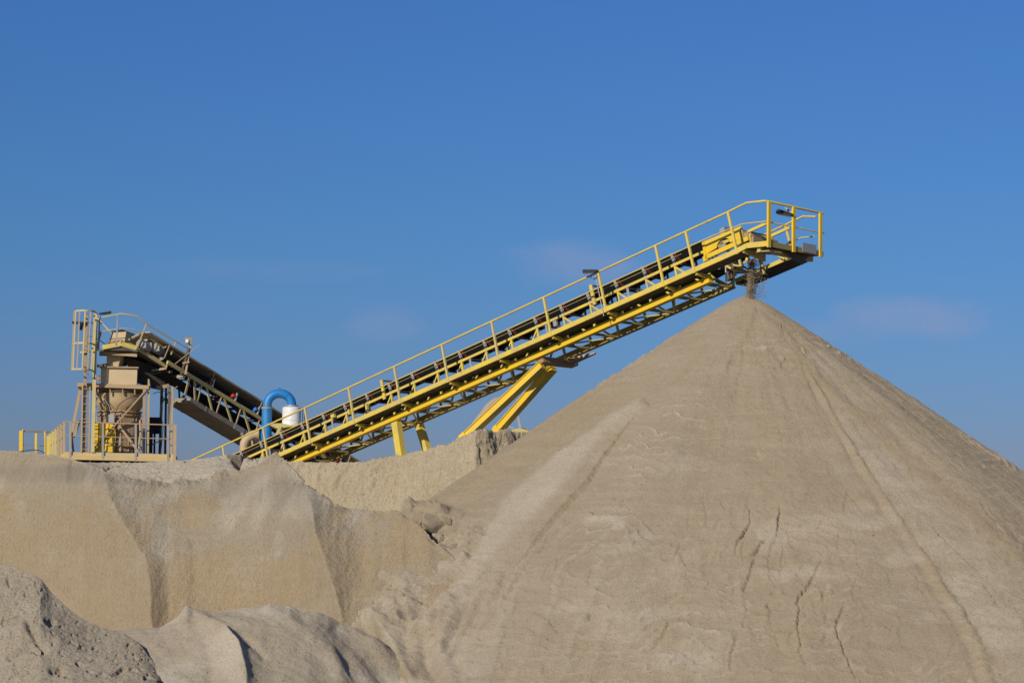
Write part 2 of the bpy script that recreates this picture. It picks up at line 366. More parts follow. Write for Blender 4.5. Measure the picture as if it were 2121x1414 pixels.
cv.part('control_box', slab([hq(1490, 475, W0 + .3), hq(1500, 469, W0 + .3), hq(1501, 482, W0 + .3), hq(1491, 487, W0 + .3)], -NN * .26), 'galv')
# scraper and frame at the discharge end
cv.part('discharge_frame', bar(F1.q(1552, 486, W0), F1.q(1552, 486, W0) - NN * 1.0, .10, .07, UU), 'yellow_pale')
cv.part('discharge_frame', bar(F1.q(1552, 496, W0) + e1 * .1, F1.q(1552, 496, W0) + e1 * .1 - NN * 1.05, .05, .16, (0, 0, 1)), 'rusty')
cv.part('frame_post', bar(F1.q(1553, 487, W0), F1.q(1556, 508, W0), .06, .06, F1.d), 'yellow')
cv.part('frame_post', bar(F1.q(1553, 487, W0) - NN * 1.0, F1.q(1556, 508, W0) - NN * 1.0, .06, .06, F1.d), 'yellow')
cv.part('scraper_arm', tube([F1.q(1519, 549, W0 + .2), F1.q(1530, 551, W0 + .2), F1.q(1548, 541, W0 + .2)], .025, 8), 'yellow', smooth=True)
cv.part('scraper_pivot', lathe(F1.q(1549, 537, W0 + .2), [(-.05, .045), (.05, .045)], 12, NN), 'yellow_new', smooth=True)
cv.part('hanger_post', bar(F1.q(1508, 547, W0 + .3), F1.q(1514, 580, W0 + .3), .18, .10, NN), 'grime')
cv.part('hanger_rod', tube([F1.q(1503, 549, W0 - .02), F1.q(1504, 586, W0 - .02)], .018, 8), 'galv', smooth=True)
cv.part('chord_tie', bar(F1.q(1480, 577, W0 + .2), F1.q(1505, 590, W1 - .1), .05, .06), 'grime')
cv.part('end_plate', bar(F1.q(1466, 574, W0), F1.q(1476, 582, W0), .05, .22, UU), 'yellow')
cv.part('drive_motor', lathe(F1.q(1520, 552, W1 - .4), [(-.24, .13), (-.2, .17), (.2, .17), (.24, .12)], 16, NN), 'grime', smooth=True)
cv.part('cable_bundle', tube([F1.q(x, y, W0 + .4) for x, y in ((1516, 545), (1522, 552), (1519, 562), (1523, 568), (1515, 574))], .03, 6), 'black', smooth=True)
# cross gates over the belt
for (px0, py0, px1, py1) in ((798, 822, 794, 786), (1232, 622, 1226, 590)):
    s_, h_ = F1.sh(px0, py0, W0 - .02); s2_, h2_ = F1.sh(px1, py1, W0 - .02)
    cv.part('belt_gate', join(bar(at(s_, W0 - .06, .6), at(s_, W0 - .06, h2_), .045, .10, F1.d)), 'yellow')
    cv.part('belt_gate_bar', bar(at(s_, W0 - .08, h2_ - .02), at(s_, W1 + .08, h2_ - .02), .03, .045, UU), 'grime')
    cv.part('belt_gate', bar(at(s_, W1 + .06, .5), at(s_, W1 + .06, h2_ - .04), .045, .10, F1.d), 'yellow_pale')
# small junction boxes and brackets seen between the posts
for px, py, w_, h_, mt in ((690, 860, .16, .16, 'yellow'), (1151, 670, .12, .15, 'pinkbox'), (760, 842, .07, .18, 'yellow'), (724, 853, .06, .16, 'yellow')):
    p = F1.q(px, py, W0 - .12)
    cv.part('junction_box', bar(p - UU * h_ / 2, p + UU * h_ / 2, w_, .08, NN), 'galv' if mt == 'pinkbox' else mt)
# leaning lower legs and the tall splayed legs
def leg(t0, t1, w, h, name='support_leg'):
    return cv.part(name, prof(t0, t1, [(-w/2, -h/2), (w/2, -h/2), (w/2, h/2), (-w/2, h/2)], NN), 'yellow')
l0 = F1.q(821, 874, WL); leg(l0, l0 + (F1.q(831, 944, WL) - l0) * 1.35, .23, .20)
l1 = F1.q(866, 873, W1); leg(l1, l1 + (F1.q(885, 932, W1) - l1) * 1.5, .20, .20)
def heavy(t0, t1, up):
    a = np.array(t0); b = np.array(t1)
    return prof(a, b, [(-.10, -.12), (.10, -.12), (.10, -.10), (.012, -.10), (.012, .10), (.10, .10), (.10, .12), (-.10, .12), (-.10, .10), (-.012, .10), (-.012, -.10), (-.10, -.10)], up)
t0 = F1.q(1124, 757, WL + .03); b0 = P(967, 904, 56.2)
t1 = F1.q(1146, 762, W1 - .1); b1 = P(1035, 888, 57.6)
upv = np.cross(b0 - t0, n1)
for t_, b_ in ((t0, b0), (t1, b1)):
    b2 = b_ + (b_ - t_) * .05
    o = cv.part('tall_leg', bar(t_, b2, .215, .165, np.cross(b_ - t_, n1)), 'yellow_new')
    dd_ = (b2 - t_) / np.linalg.norm(b2 - t_); _, s_, u_ = axes(dd_, np.cross(b_ - t_, n1))
    sg = 1 if u_[2] > 0 else -1
    cv.part('leg_flange', bar(t_ + u_ * sg * .0925 + n1 * .02, b2 + u_ * sg * .0925 + n1 * .02, .255, .02, u_), 'yellow', o)
    cv.part('leg_flange', bar(t_ - u_ * sg * .0925 + n1 * .02, b2 - u_ * sg * .0925 + n1 * .02, .255, .02, u_), 'yellow', o)
    cv.part('leg_foot', bar(b_ - dd_ * .05 + n1 * .02, b2 + n1 * .02, .27, .225, u_), 'yellow_new', o)
sp, _ = F1.sh(1128, 748, W0)
cv.part('pivot_beam', bar(at(sp + .12, WL + .02, -.33), at(sp + .12, W1 + .15, -.33), .26, .15, UU), 'rusty')
cv.part('pivot_lug', bar(F1.q(1118, 753, W0 - .04), F1.q(1128, 742, W0 - .04), .08, .12, NN), 'yellow_new')
cv.part('spill_lump', bar(at(sp + .35, W1 - .2, -.34), at(sp + 1.0, W1 + .05, -.30), .3, .12, UU, .1, .04), 'rusty')
# flood lights on the handrail
def flood(p, ax, post_mat):
    """flat lamp head on a bracket: p is where it is bolted, ax points along the head"""
    ax = ax / np.linalg.norm(ax)
    h = cv.part('flood_light', bar(p, p + ax * .40, .26, .03, (0, 0, 1), .26, .075), 'black')
    cv.part('lamp_glass', bar(p + ax * .05 - np.array([0, 0, .03]), p + ax * .37 - np.array([0, 0, .052]), .22, .012), 'glass', h)
    return h
k6 = F1.at(6 * LP, 0, 1.12)
fl = flood(k6 + UU * .02, np.array([-.98, .1, -.06]) , None)
cv.part('lamp_cable', tube([k6 + np.array([-.12, -.02, -.06]), k6 + np.array([-.2, -.02, -.17]), k6 + np.array([-.1, -.02, -.22]), k6 + np.array([.0, -.02, -.12])], .011, 6), 'black', fl)
cv.part('conduit', tube([F1.at(6 * LP - .09, -.03, -.1), F1.at(6 * LP - .09, -.03, 1.08)], .013, 6), 'galv')
pz = hr(sc + .03, 1.08, railz - .22)
fl2 = flood(pz + np.array([-.03, 0, -.02]), np.array([-.92, -.1, .22]), None)
cv.part('lamp_bracket', bar(pz, hr(sc + .03, 1.08, railz - .05) + np.array([-.22, 0, .0]), .03, .05), 'galv', fl2)

# ------------------------------------------------------------------ falling sand
def crumbs(n, place, size, name, mat, kind='stuff', tip=None):
    vs, fs = [], []
    for i in range(n):
        c = place(); r = size() ; k = len(vs)
        q = rng.normal(size=(4, 3)); q /= np.linalg.norm(q, axis=1)[:, None]
        q = np.vstack([q, -q.mean(0) * 1.2])
        for p in q: vs.append(c + p * r)
        fs += [(k, k+1, k+2), (k, k+2, k+3), (k, k+3, k+1), (k+1, k+2, k+4), (k+2, k+3, k+4), (k+3, k+1, k+4)]
    return vs, fs
def fall():
    t = random.random(); y = 537 + 80 * t
    if random.random() < .80:
        x = 1558 - 4 * t + random.gauss(0, 3.6 + 1.6 * t)
    else:
        x = 1566 + random.gauss(0, 9) + 8 * t
    return P(x, y, 50.7 + random.gauss(0, .14))
def core():                                               # the dense middle of the stream
    v, f = [], []; n = 14; rows = 34
    for i in range(rows):
        t = i / (rows - 1); c = P(1557.5 - 3.5 * t, 540 + 72 * t, 50.7)
        for j in range(n):
            a = 2 * math.pi * j / n; r = (.052 + .012 * t) * (1 + .45 * random.uniform(-1, 1)) * (.35 if i in (0, rows - 1) else 1)
            v.append(c + np.array([math.cos(a) * r, math.sin(a) * r, random.uniform(-.02, .02)]))
    for i in range(rows - 1):
        for j in range(n): f.append((i*n + j, i*n + (j+1) % n, (i+1)*n + (j+1) % n, (i+1)*n + j))
    return v, f
fs_ = mesh('falling_sand', join(core(), crumbs(5200, fall, lambda: random.choice((.005, .007, .008, .010, .012, .015, .022)), '', '')), 'sand', (0, 0, 0))
o = bpy.data.objects.new('falling_sand', fs_); C.objects.link(o); o['kind'] = 'stuff'; o['label'] = 'loose sand falling from the conveyor head onto the tall pile'; o['category'] = 'falling sand'

# ------------------------------------------------------------------ the feed tower
yt = R(9)
FT = Frame(P(135, 948, 69.0), (math.cos(yt), math.sin(yt), 0), (math.sin(yt), -math.cos(yt), 0))
q = FT.q; ET = FT.d; NT = FT.n; Z = np.array([0, 0, 1.])
tw = Thing('feed_tower', 'dusty beige steel tower with caged ladder, round hopper and railed platform on the sand bank', 'tower', q(248, 956, 1.4))
def vb(px0, py0, px1, py1, w, a, b, mat, name, w1=None, parent=None):      # upright or slanting bar between two points
    return tw.part(name, bar(q(px0, py0, w), q(px1, py1, w if w1 is None else w1), a, b, NT), mat, parent)
# base platform
TD = 2.7
c0, c1 = q(133, 946, 0), q(364, 955, 0)
zb = min(c0[2], c1[2]) - .02
def lv(p, z): return np.array([p[0], p[1], z])
zt = zb + .26
tw.part('platform_beam', bar(lv(c0, zb + .075), lv(c1, zb + .075), .10, .15), 'ochre')
tw.part('platform_beam', bar(lv(c0, zb + .205) - NT * .03, lv(c1, zb + .205) - NT * .03, .06, .105), 'ochre')
tw.part('platform_beam', bar(lv(c0, zb + .1) - NT * TD, lv(c1, zb + .1) - NT * TD, .10, .18), 'beige')
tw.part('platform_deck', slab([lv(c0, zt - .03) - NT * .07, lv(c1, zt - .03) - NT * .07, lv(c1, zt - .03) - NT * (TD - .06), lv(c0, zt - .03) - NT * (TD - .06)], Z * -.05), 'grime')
for c in (c0, c1):
    tw.part('side_beam', bar(lv(c, zb + .11) - NT * .06, lv(c, zb + .11) - NT * (TD - .06), .09, .17), 'yellow_pale')
for px, wd in ((187, .1), (306, .1), (187, 2.3), (306, 2.3)):
    b_ = lv(q(px, 950, wd), zb - .002)
    tw.part('platform_foot', join(tube([b_, b_ - Z * .22], .03, 8), bar(b_ - Z * .22, b_ - Z * .25, .22, .14, NT)), 'galv')
tw.part('skid_frame', slab([lv(c0, zb - .02) - NT * .35 + ET * .1, lv(c1, zb - .02) - NT * .35, lv(c1, zb - .02) - NT * (TD - .2), lv(c0, zb - .02) - NT * (TD - .2) + ET * .1], -Z * .26), 'black')
# front handrail
rt0, rt1 = q(133, 873, 0), q(364, 880, 0)
tw.part('top_rail', tube([rt0, rt1, rt1 - NT * 1.2], .022, 8), 'beige', smooth=True)
tw.part('mid_rail', tube([q(133, 902, 0), q(364, 909, 0), q(364, 909, 0) - NT * 1.2], .016, 8), 'beige', smooth=True)
for px, mt in ((145.5, 'galv'), (213, 'galv'), (281, 'galv'), (348, 'galv')):
    vb(px, 946 + (px - 133) * .037, px, 874 + (px - 133) * .032, -.05, .075, .03, 'motor', 'rail_post')
vb(361.5, 955, 362.5, 880, -.02, .10, .08, 'beige', 'rail_post')
# stair down to the left with its railing
tops_ = [(132.6, 874), (126.5, 879), (120.5, 884), (115, 888.5), (109.5, 893), (104, 897.5)]
for i, (x, y) in enumerate(tops_):
    vb(x, 952 + i * 2, x, y, .1 + .26 * i, .085, .05, 'beige' if i < 3 else 'yellow_pale', 'rail_post')
tw.part('stair_rail', tube([q(132.6, 873, .08), q(104, 897, 1.42)], .022, 8), 'beige', smooth=True)
tw.part('stair_rail', tube([q(132.6, 904, .08), q(104, 922, 1.42)], .014, 8), 'galv', smooth=True)
tw.part('stair_stringer', bar(q(133, 944, .05), q(102, 968, 1.5), .05, .2), 'yellow_pale')
# corner columns, braces and the hopper
vb(297.5, 938, 299, 806, .35, .10, .10, 'rusty', 'tower_column')
vb(306, 938, 308.5, 785, .42, .075, .09, 'beige', 'tower_column')
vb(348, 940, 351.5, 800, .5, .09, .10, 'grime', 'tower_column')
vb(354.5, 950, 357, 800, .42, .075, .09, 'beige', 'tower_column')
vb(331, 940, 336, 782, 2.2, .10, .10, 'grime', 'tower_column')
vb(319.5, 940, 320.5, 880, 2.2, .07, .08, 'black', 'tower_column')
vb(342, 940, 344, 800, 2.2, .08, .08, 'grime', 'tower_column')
vb(175.5, 936, 177, 806, 1.9, .10, .10, 'rusty', 'tower_column')
vb(148, 900, 166, 808, .9, .10, .08, 'beige', 'leaning_strut'); vb(152, 905, 165, 870, 1.2, .10, .08, 'beige', 'leaning_strut')
vb(148, 899, 152, 936, .9, .07, .07, 'rusty', 'leaning_strut')
vb(191, 933, 303, 807, .28, .055, .06, 'rusty', 'diagonal_brace')
vb(243, 876, 287, 936, .34, .07, .05, 'beige', 'diagonal_brace'); vb(195, 812, 208, 833, .5, .05, .05, 'beige', 'diagonal_brace')
vb(206, 832, 194, 848, .5, .02, .02, 'galv', 'diagonal_brace')
vb(306, 925, 352, 902, .6, .04, .04, 'black', 'diagonal_brace')
vb(336, 834, 347, 815, 2.0, .04, .10, 'grime', 'diagonal_brace')
WH = 1.25
hc = q(248, 850, WH); ppm = F / hc[1]
def hz(py): return q(248, py, WH)[2] - hc[2]
tw.part('hopper_shell', lathe(hc, [(hz(852), .66), (hz(846), .74), (hz(838), .80), (hz(832), .815), (hz(819), .82)], 36), 'beige', smooth=True)
tw.part('hopper_band', lathe(hc, [(hz(819) + .002, .84), (hz(817), .84)], 36), 'yellow_pale')
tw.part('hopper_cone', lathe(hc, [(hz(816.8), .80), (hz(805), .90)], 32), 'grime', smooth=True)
tw.part('hopper_ring', lathe(hc, [(hz(854.5), .79), (hz(852.2), .79)], 32), 'beige')
tw.part('crusher_body', lathe(hc, [(hz(936), .70), (hz(925), .72), (hz(861), .73), (hz(855), .75)], 10), 'rusty')
tw.part('body_band', lathe(hc, [(hz(862.5), .765), (hz(859), .765)], 32), 'rusty')
tw.part('body_band', lathe(hc, [(hz(926), .765), (hz(923.5), .765)], 32), 'beige')
tw.part('access_panel', slab([q(196, 936, .38), q(197, 876, .38), q(233, 876, .38), q(240, 890, .40), q(239, 919, .42), q(236, 936, .42)], -NT * .04), 'yellow_new')
tw.part('panel_rib', bar(q(218, 934, .36), q(224, 877, .36), .05, .03, NT), 'yellow')
tw.part('panel_rib', bar(q(212, 921, .36), q(238, 920, .38), .04, .03, NT), 'yellow')
for x in (200, 214, 232, 250, 266, 282, 293):
    tw.part('body_rib', bar(q(x, 934, .5 + abs(x - 248) * .009), q(x, 862, .5 + abs(x - 248) * .009), .035, .03, NT), 'rusty' if x % 4 else 'beige')
for x in (203, 228, 254, 279):
    tw.part('slab_stiffener', bar(q(x, 816, .34), q(x, 806, .30), .04, .05, NT), 'beige')
tw.part('hose', tube([q(x, y, .30) for x, y in ((236, 873), (239, 855), (246, 838), (262, 826), (287, 818), (294, 812))], .012, 6), 'black', smooth=True)
tw.part('hose', tube([q(x, y, .30) for x, y in ((230, 858), (226, 840), (214, 822), (207, 806))], .012, 6), 'motor', smooth=True)
tw.part('drain_pipe', tube([q(x, y, .45) for x, y in ((290, 870), (291, 900), (288, 918), (288, 934))], .035, 8), 'tan', smooth=True)
tw.part('platform_joist', bar(q(228, 728, .4), q(256, 731, 1.5), .06, .09), 'beige'); tw.part('platform_joist', bar(q(255, 727, .2), q(282, 735, 1.4), .06, .09), 'grime'); tw.part('platform_joist', bar(q(208, 730, .2), q(284, 736, .15), .07, .10), 'beige')
tw.part('switch_box', bar(q(231, 874.5, .36), q(231, 858, .36), .20, .14, NT), 'galv')
tw.part('hose', tube([q(x, y, .33) for x, y in ((228, 888), (229, 895), (233, 898), (237, 896), (239, 888), (236, 884))], .010, 6), 'yellow_pale', smooth=True)
tw.part('hose', tube([q(x, y, .33) for x, y in ((218, 915), (228, 917), (245, 914), (262, 915))], .010, 6), 'galv', smooth=True)
tw.part('hopper_slab', join(bar(q(163, 800, WH), q(309, 805.5, WH), 1.9, .13)), 'beige')
tw.part('feed_box', slab([q(208.5, 760, .35), q(284.5, 761.5, .35), q(283, 796.5, .35), q(208.5, 795, .35)], -NT * 1.3), 'cream')
tw.part('feed_box_rim', bar(q(206.5, 759.7, .30) - NT * .68, q(287, 761.2, .30) - NT * .68, 1.44, .05), 'rusty')
tw.part('box_hinge', bar(q(203, 790, .55), q(204.5, 778, .55), .10, .12, NT), 'rusty')
def frus(b, t, name, mat): return tw.part(name, (b + t, [(3, 2, 1, 0), (4, 5, 6, 7), (0, 1, 5, 4), (1, 2, 6, 5), (2, 3, 7, 6), (3, 0, 4, 7)]), mat)
frus([q(221, 759, .5), q(245, 759, .5), q(262, 758, 1.5), q(224, 758, 1.5)], [q(221, 734, .45), q(251, 734, .45), q(275, 733, 1.6), q(222, 733, 1.6)], 'discharge_chute', 'cream')
vb(201, 758, 226, 755, .6, .10, .07, 'grime', 'chute_arm')
# ladder with cage
LW = -.02
vb(168.5, 936, 171, 795, LW, .05, .05, 'beige', 'ladder_stile'); vb(184, 936, 186.5, 800, LW, .035, .04, 'beige', 'ladder_stile')
vb(173.5, 936, 179, 650, .12, .10, .10, 'rusty', 'ladder_post'); vb(192, 936, 198.5, 648, LW, .115, .09, 'yellow_pale', 'ladder_post')
y = 930.0
while y > 655:
    x0 = 171.5 + (936 - y) * .02
    xr = (169.5, 185.5) if y > 798 else (x0, 195 + (800 - y) * .02)
    if y > 798 or int((936 - y) / 15.6) % 2 == 0 or y > 700:
        tw.part('ladder_rung', tube([q(xr[0] + (936 - y) * .012, y, LW), q(xr[1] + (936 - y) * .012, y - .3, LW)], .014, 6), 'beige')
    y -= 15.6
def hoop(py, xl, xr, drop=0):
    a_, b_ = q(xr, py, .05), q(xr - 22, py, .05); pts = []
    for t in np.linspace(0, 1, 13):
        an = math.pi * t; cx = (a_ + b_) / 2
        x = xl + (xr - xl) * (.5 + .5 * math.cos(an)); w = -.62 * math.sin(an)
        pts.append(lv(q(x, py + (xr - x) * -.04, .05 + w), a_[2] + .01))
    return [bar(pts[i], pts[i+1], .012, .055, Z) for i in range(12)], pts
hoops = []
for py, xl, xr in ((648, 153.5, 199), (714.5, 150, 196), (768, 148, 192)):
    bs, pts = hoop(py, xl, xr); hoops.append(pts)
    # one closed band
    v_, f_ = [], []
    for p in pts: v_ += [p - Z * .027, p + Z * .027]
    f_ = [(2*i, 2*i+2, 2*i+3, 2*i+1) for i in range(12)]
    ho = tw.part('cage_hoop', (v_, f_), 'yellow_pale'); sm = ho.modifiers.new('thick', 'SOLIDIFY'); sm.thickness = .012
for j in (2, 4, 6, 8, 10, 12):
    tw.part('cage_strip', bar(hoops[0][j], hoops[2][j], .045, .012, NT), 'yellow_pale' if j % 4 else 'beige')
# upper platform, its rail and the head housing of the covered conveyor
up_ = [q(214, 721, -.1), q(252, 712.5, -.1), q(283, 723, -.1)]
tw.part('upper_deck', slab([q(206, 725, -.08), q(251, 717, -.08), q(283, 727, .0), lv(q(300, 727, 1.7), q(283, 727, .0)[2]), lv(q(206, 725, 1.7), q(206, 725, -.08)[2])], -Z * .05), 'grime')
tw.part('upper_edge', bar(q(212, 719.5, -.12), q(251, 711.5, -.12), .05, .15), 'yellow')
tw.part('upper_edge', bar(q(251.2, 711.6, -.12), q(283, 721, -.02), .05, .15), 'yellow')
tw.part('side_deck', slab([q(165, 728, -.05), q(206, 722.5, -.05), q(206, 721, 1.0), q(165, 726.5, 1.0)], -Z * .06), 'yellow_pale')
tw.part('upper_rail', tube([q(205, 658.5, 0), q(251, 649.5, -.1), q(284, 654.5, -.05), q(302, 670, .1), q(394, 724, 1.3)], .024, 8), 'yellow_pale', smooth=True)
tw.part('upper_mid_rail', tube([q(203, 687, 0), q(248, 680, -.1), q(276, 681, -.05), q(292, 690, .1), q(379, 742, 1.2)], .015, 8), 'yellow_pale', smooth=True)
vb(204, 724, 206, 659, .0, .05, .05, 'rusty', 'rail_post'); vb(241, 716, 243.5, 651, -.12, .05, .05, 'motor', 'rail_post')
vb(281, 727, 303, 671, .06, .05, .06, 'beige', 'rail_post'); vb(342.5, 765, 363.5, 708, .85, .05, .06, 'beige', 'rail_post')
vb(201, 658, 232, 691, 1.0, .045, .045, 'yellow_pale', 'rail_brace'); vb(200, 723, 209, 688, .7, .06, .08, 'beige', 'rail_brace')
vb(199, 700, 222, 715, 1.0, .025, .025, 'black', 'rail_brace'); vb(182, 696, 196, 698, .2, .03, .03, 'grime', 'rail_brace')
frus([q(221, 717, .3), q(257, 714, .3), q(292, 716, .95), q(236, 718, 1.6)], [q(233, 688, .45), q(261.5, 686, .45), q(291, 698, 1.1), q(244, 686, 1.6)], 'head_housing', 'cream')
frus([q(231, 687.6, .42), q(262, 685.5, .42), q(292, 697.6, 1.1), q(244, 685.5, 1.65)], [q(232, 686, .42), q(253, 682, .5), q(290, 696, 1.1), q(246, 684, 1.6)], 'housing_lid', 'black')
for x in (229, 237, 245): vb(x, 713, x + 5, 700, .26, .02, .03, 'rusty', 'housing_rib')
vb(222, 708, 256, 704, .25, .03, .03, 'rusty', 'housing_rib')
def motor(px, py, w, r, l, name='drive_motor'):
    c_ = q(px, py, w)
    ax = np.array([.59, .81, -.33]); ax /= np.linalg.norm(ax)
    o = tw.part(name, lathe(c_ - ax * l * .5, [(0, r * .7), (.03, r), (l * .75, r), (l * .78, r * .9), (l, r * .85)], 16, ax), 'motor', smooth=True)
    tw.part('motor_foot', bar(c_ - Z * r * 1.02 - ax * l * .2, c_ - Z * r * 1.02 + ax * l * .2, r * 1.2, .05), 'grime', o)
    tw.part('terminal_box', bar(c_ + NT * r * .95 - Z * r * .5, c_ + NT * r * .95 + Z * r * .5, r * .9, r * .5, NT), 'galv', o)
motor(298, 716, .35, .17, .5); motor(309, 716, .6, .19, .55, 'gearbox'); motor(325, 722, .75, .19, .5); motor(337, 718, 1.2, .17, .5)
tw.part('bearing_block', bar(q(331, 744, .7), q(338, 741, .7), .10, .14, NT), 'motor')
# walkway beside the sloping part
wk0, wk1 = q(288, 726, .25), q(343, 761, .95)
tw.part('sloping_walkway', slab([wk0, wk1, wk1 - NT * .9 - ET * .25, wk0 - NT * .9 - ET * .25], -Z * .05), 'grime')
tw.part('sloping_edge', bar(q(285, 721, .2), q(344, 758, .93), .05, .14), 'yellow_pale')
tw.part('bracket_plate', bar(q(296, 771, 1.2), q(342, 763, .95), .10, .07), 'beige')
tw.part('bracket_plate', bar(q(320, 775, 1.4), q(356, 769, 1.1), .10, .09), 'beige')
tw.part('bracket_plate', bar(q(345, 784, 1.5), q(380, 778, 1.2), .08, .09), 'beige')
tw.part('chute_mass', (lambda b, t: (b + t, [(3, 2, 1, 0), (4, 5, 6, 7), (0, 1, 5, 4), (1, 2, 6, 5), (2, 3, 7, 6), (3, 0, 4, 7)]))([q(286, 794, 1.0), q(332, 808, 1.25), q(347, 803, 2.4), q(290, 790, 2.4)], [q(250, 733, .75), q(354, 772, 1.2), q(372, 770, 2.5), q(268, 728, 2.5)]), 'shade_steel')  # platform shade painted in as near-black steel
# lamp box on its twin post, lamps on the ladder head
vb(374, 778, 391, 720, .9, .07, .07, 'grime', 'lamp_post'); vb(384, 775, 394, 713, .95, .07, .06, 'beige', 'lamp_post')
vb(354, 760, 413, 714, .85, .03, .03, 'rusty', 'rail_brace')
tw.part('post_collar', bar(q(378, 752, .88), q(392, 749.5, .9), .07, .06), 'beige')
lb = frus([q(384.5, 713, .85), q(397.5, 713, .85), q(398, 712, 1.15), q(386, 712, 1.15)], [q(382.5, 698, .8), q(399.5, 698.5, .8), q(400, 697, 1.25), q(384, 697, 1.25)], 'lamp_box', 'motor')
tw.part('box_plate', bar(q(387, 709.5, .78), q(387.5, 702.5, .78), .10, .02, NT), 'white', lb)
for px, py, w, ax in ((176, 668, .0, (-1, .1, 0)), (205, 650, .3, (.95, .2, .18))):
    p_ = q(px, py, w); ax = np.array(ax) / np.linalg.norm(ax)
    l_ = tw.part('flood_light', bar(p_, p_ + ax * .42, .24, .03, Z, .24, .07), 'black')
    tw.part('lamp_glass', bar(p_ + ax * .06 - Z * .035, p_ + ax * .38 - Z * .05, .2, .01), 'glass', l_)
vb(176, 667, 196, 669, .0, .03, .04, 'black', 'lamp_arm'); vb(199, 662, 212, 671, .35, .03, .05, 'black', 'lamp_arm')
tw.part('lamp_ballast', bar(q(166, 683, .05), q(172, 668, .05), .12, .12, NT), 'black')
# cables and the dark box behind
tw.part('electric_box', bar(q(319, 866, 2.0), q(319, 898, 2.0), .40, .35, NT), 'black')
tw.part('box_lid', bar(q(305, 865, 2.0), q(336, 865.5, 2.0), .4, .03), 'black')
tw.part('dark_cabinet', bar(q(309, 938, 1.7), q(310, 892, 1.7), .22, .3, NT), 'black')
for pts in (((348, 940), (352, 870), (356, 812), (351, 806)), ((360, 838), (361, 812), (358, 806), (368, 800)), ((335, 842), (339, 826), (336, 815), (328, 811), (317, 815)), ((310, 785), (312, 803), (335, 808), (350, 812)), ((333, 940), (338, 885), (334, 858), (332, 838)), ((291, 793), (289, 798), (295, 797))):
    tw.part('cable', tube([q(x, y, .38) for x, y in pts], .014, 6), 'galv' if pts[0][0] > 347 else 'black', smooth=True)
tw.part('junction_box', bar(q(337, 801, .6), q(350, 798, .6), .12, .10, NT), 'rusty')

# yellow posts and rail at the foot of the stair
gr = Thing('guard_rail', 'bright yellow posts with a rusty rail at the foot of the tower stair', 'railing', P(75, 948, 70.5))
FG = Frame(P(43, 945, 70.3), FT.d, FT.n); g = FG.q
for x, y0_, y1_, a_ in ((43.2, 956, 892, .13), (74, 956, 897, .075), (92.5, 960, 893, .05), (99, 962, 902, .09), (106, 962, 897, .07)):
    gr.part('post', bar(g(x, y0_, 0 if x < 90 else .3), g(x + .5, y1_, 0 if x < 90 else .3), a_ * .95, .07, FG.n), 'yellow_new' if x < 100 else 'yellow')
gr.part('post_plate', bar(g(46.5, 956, .03), g(47, 889, .03), .05, .09, FG.n), 'yellow_pale')
gr.part('top_rail', bar(g(44, 892.5, .02), g(113, 895, .5), .05, .05), 'rusty')
gr.part('mid_rail', bar(g(46, 921.5, .02), g(92, 923, .3), .02, .02), 'rusty')
gr.part('cable', tube([g(x, y, -.05) for x, y in ((25, 936), (45, 934), (68, 931), (82, 932.5), (93, 938))], .014, 6), 'black', smooth=True)

# ------------------------------------------------------------------ the covered conveyor behind
A2, B2 = P(395, 779, 71.0), P(539, 866, 73.9)
d2 = (B2 - A2) / np.linalg.norm(B2 - A2); nn2 = np.array([d2[1], -d2[0], 0]); nn2 /= np.linalg.norm(nn2)
F2 = Frame(A2, d2, nn2)
g2 = F2.at; U2 = F2.u
c2 = Thing('covered_conveyor', 'grimy conveyor under a brown sheet canopy running down from the tower behind the blue pipe', 'conveyor', g2(3, .5, -2))
sa = F2.sh(346, 752, 0)[0]; sb_ = 14.0; TW = .95
def s2(a, b, w, h, ww, hh): return bar(g2(a, w, h), g2(b, w, h), ww, hh, U2)
LH = F2.sh(470, 872, 0)[1]                                # height of the lower chord below the upper one
c2.part('upper_chord', s2(sa, sb_, 0, 0, .08, .13), 'yellow_pale')
c2.part('upper_chord', s2(sa, sb_, TW, 0, .08, .13), 'beige')
sp_a = F2.sh(384, 845, 0)[0]
c2.part('lower_pan', s2(sp_a, sb_, TW / 2, LH - .06, TW + .24, .16), 'pan')
pm_ = [F2.sh(x, y, -.1) for x, y in ((452, 868), (447, 871))]
for x in (1.0, 3.2, 5.4, 7.6): c2.part('pan_joint', s2(x, x + .05, TW / 2, LH - .06, TW + .262, .185), 'pan')
c2.part('pan_patch', s2(2.55, 3.1, -.125, LH - .06, .02, .20), 'galv')
lat = [((418.4, 795), (409, 830)), ((402, 787), (405.6, 827)), ((426.5, 806), (442, 845)), ((460, 819), (449, 851.5)), ((464, 823), (483, 869)), ((499.7, 843.5), (489.6, 874)), ((504.4, 846), (522, 889)), ((538.7, 866), (530.6, 889)), ((545, 871), (560, 905)), ((393, 780), (385, 812))]
for i, (a_, b_) in enumerate(lat):
    sa_, _ = F2.sh(*a_, 0); sb2, _ = F2.sh(*b_, 0)
    wd = .075 if i in (1, 2, 4, 6, 8, 9) else .045
    c2.part('lattice_bar', bar(g2(sa_, 0, -.06), g2(sb2, 0, LH + .03), wd, .04, nn2), 'beige' if i % 2 else 'yellow_pale')
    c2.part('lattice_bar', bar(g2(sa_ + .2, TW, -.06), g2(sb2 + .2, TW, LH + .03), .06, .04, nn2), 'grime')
    c2.part('cross_bar', bar(g2(sa_, .05, -.04), g2(sa_, TW - .05, -.04), .04, .04, U2), 'grime')
    c2.part('pan_rail', bar(g2(sb2, .06, LH + .035), g2(sb2 + .55, TW - .06, LH + .035), .03, .03, U2), 'black')
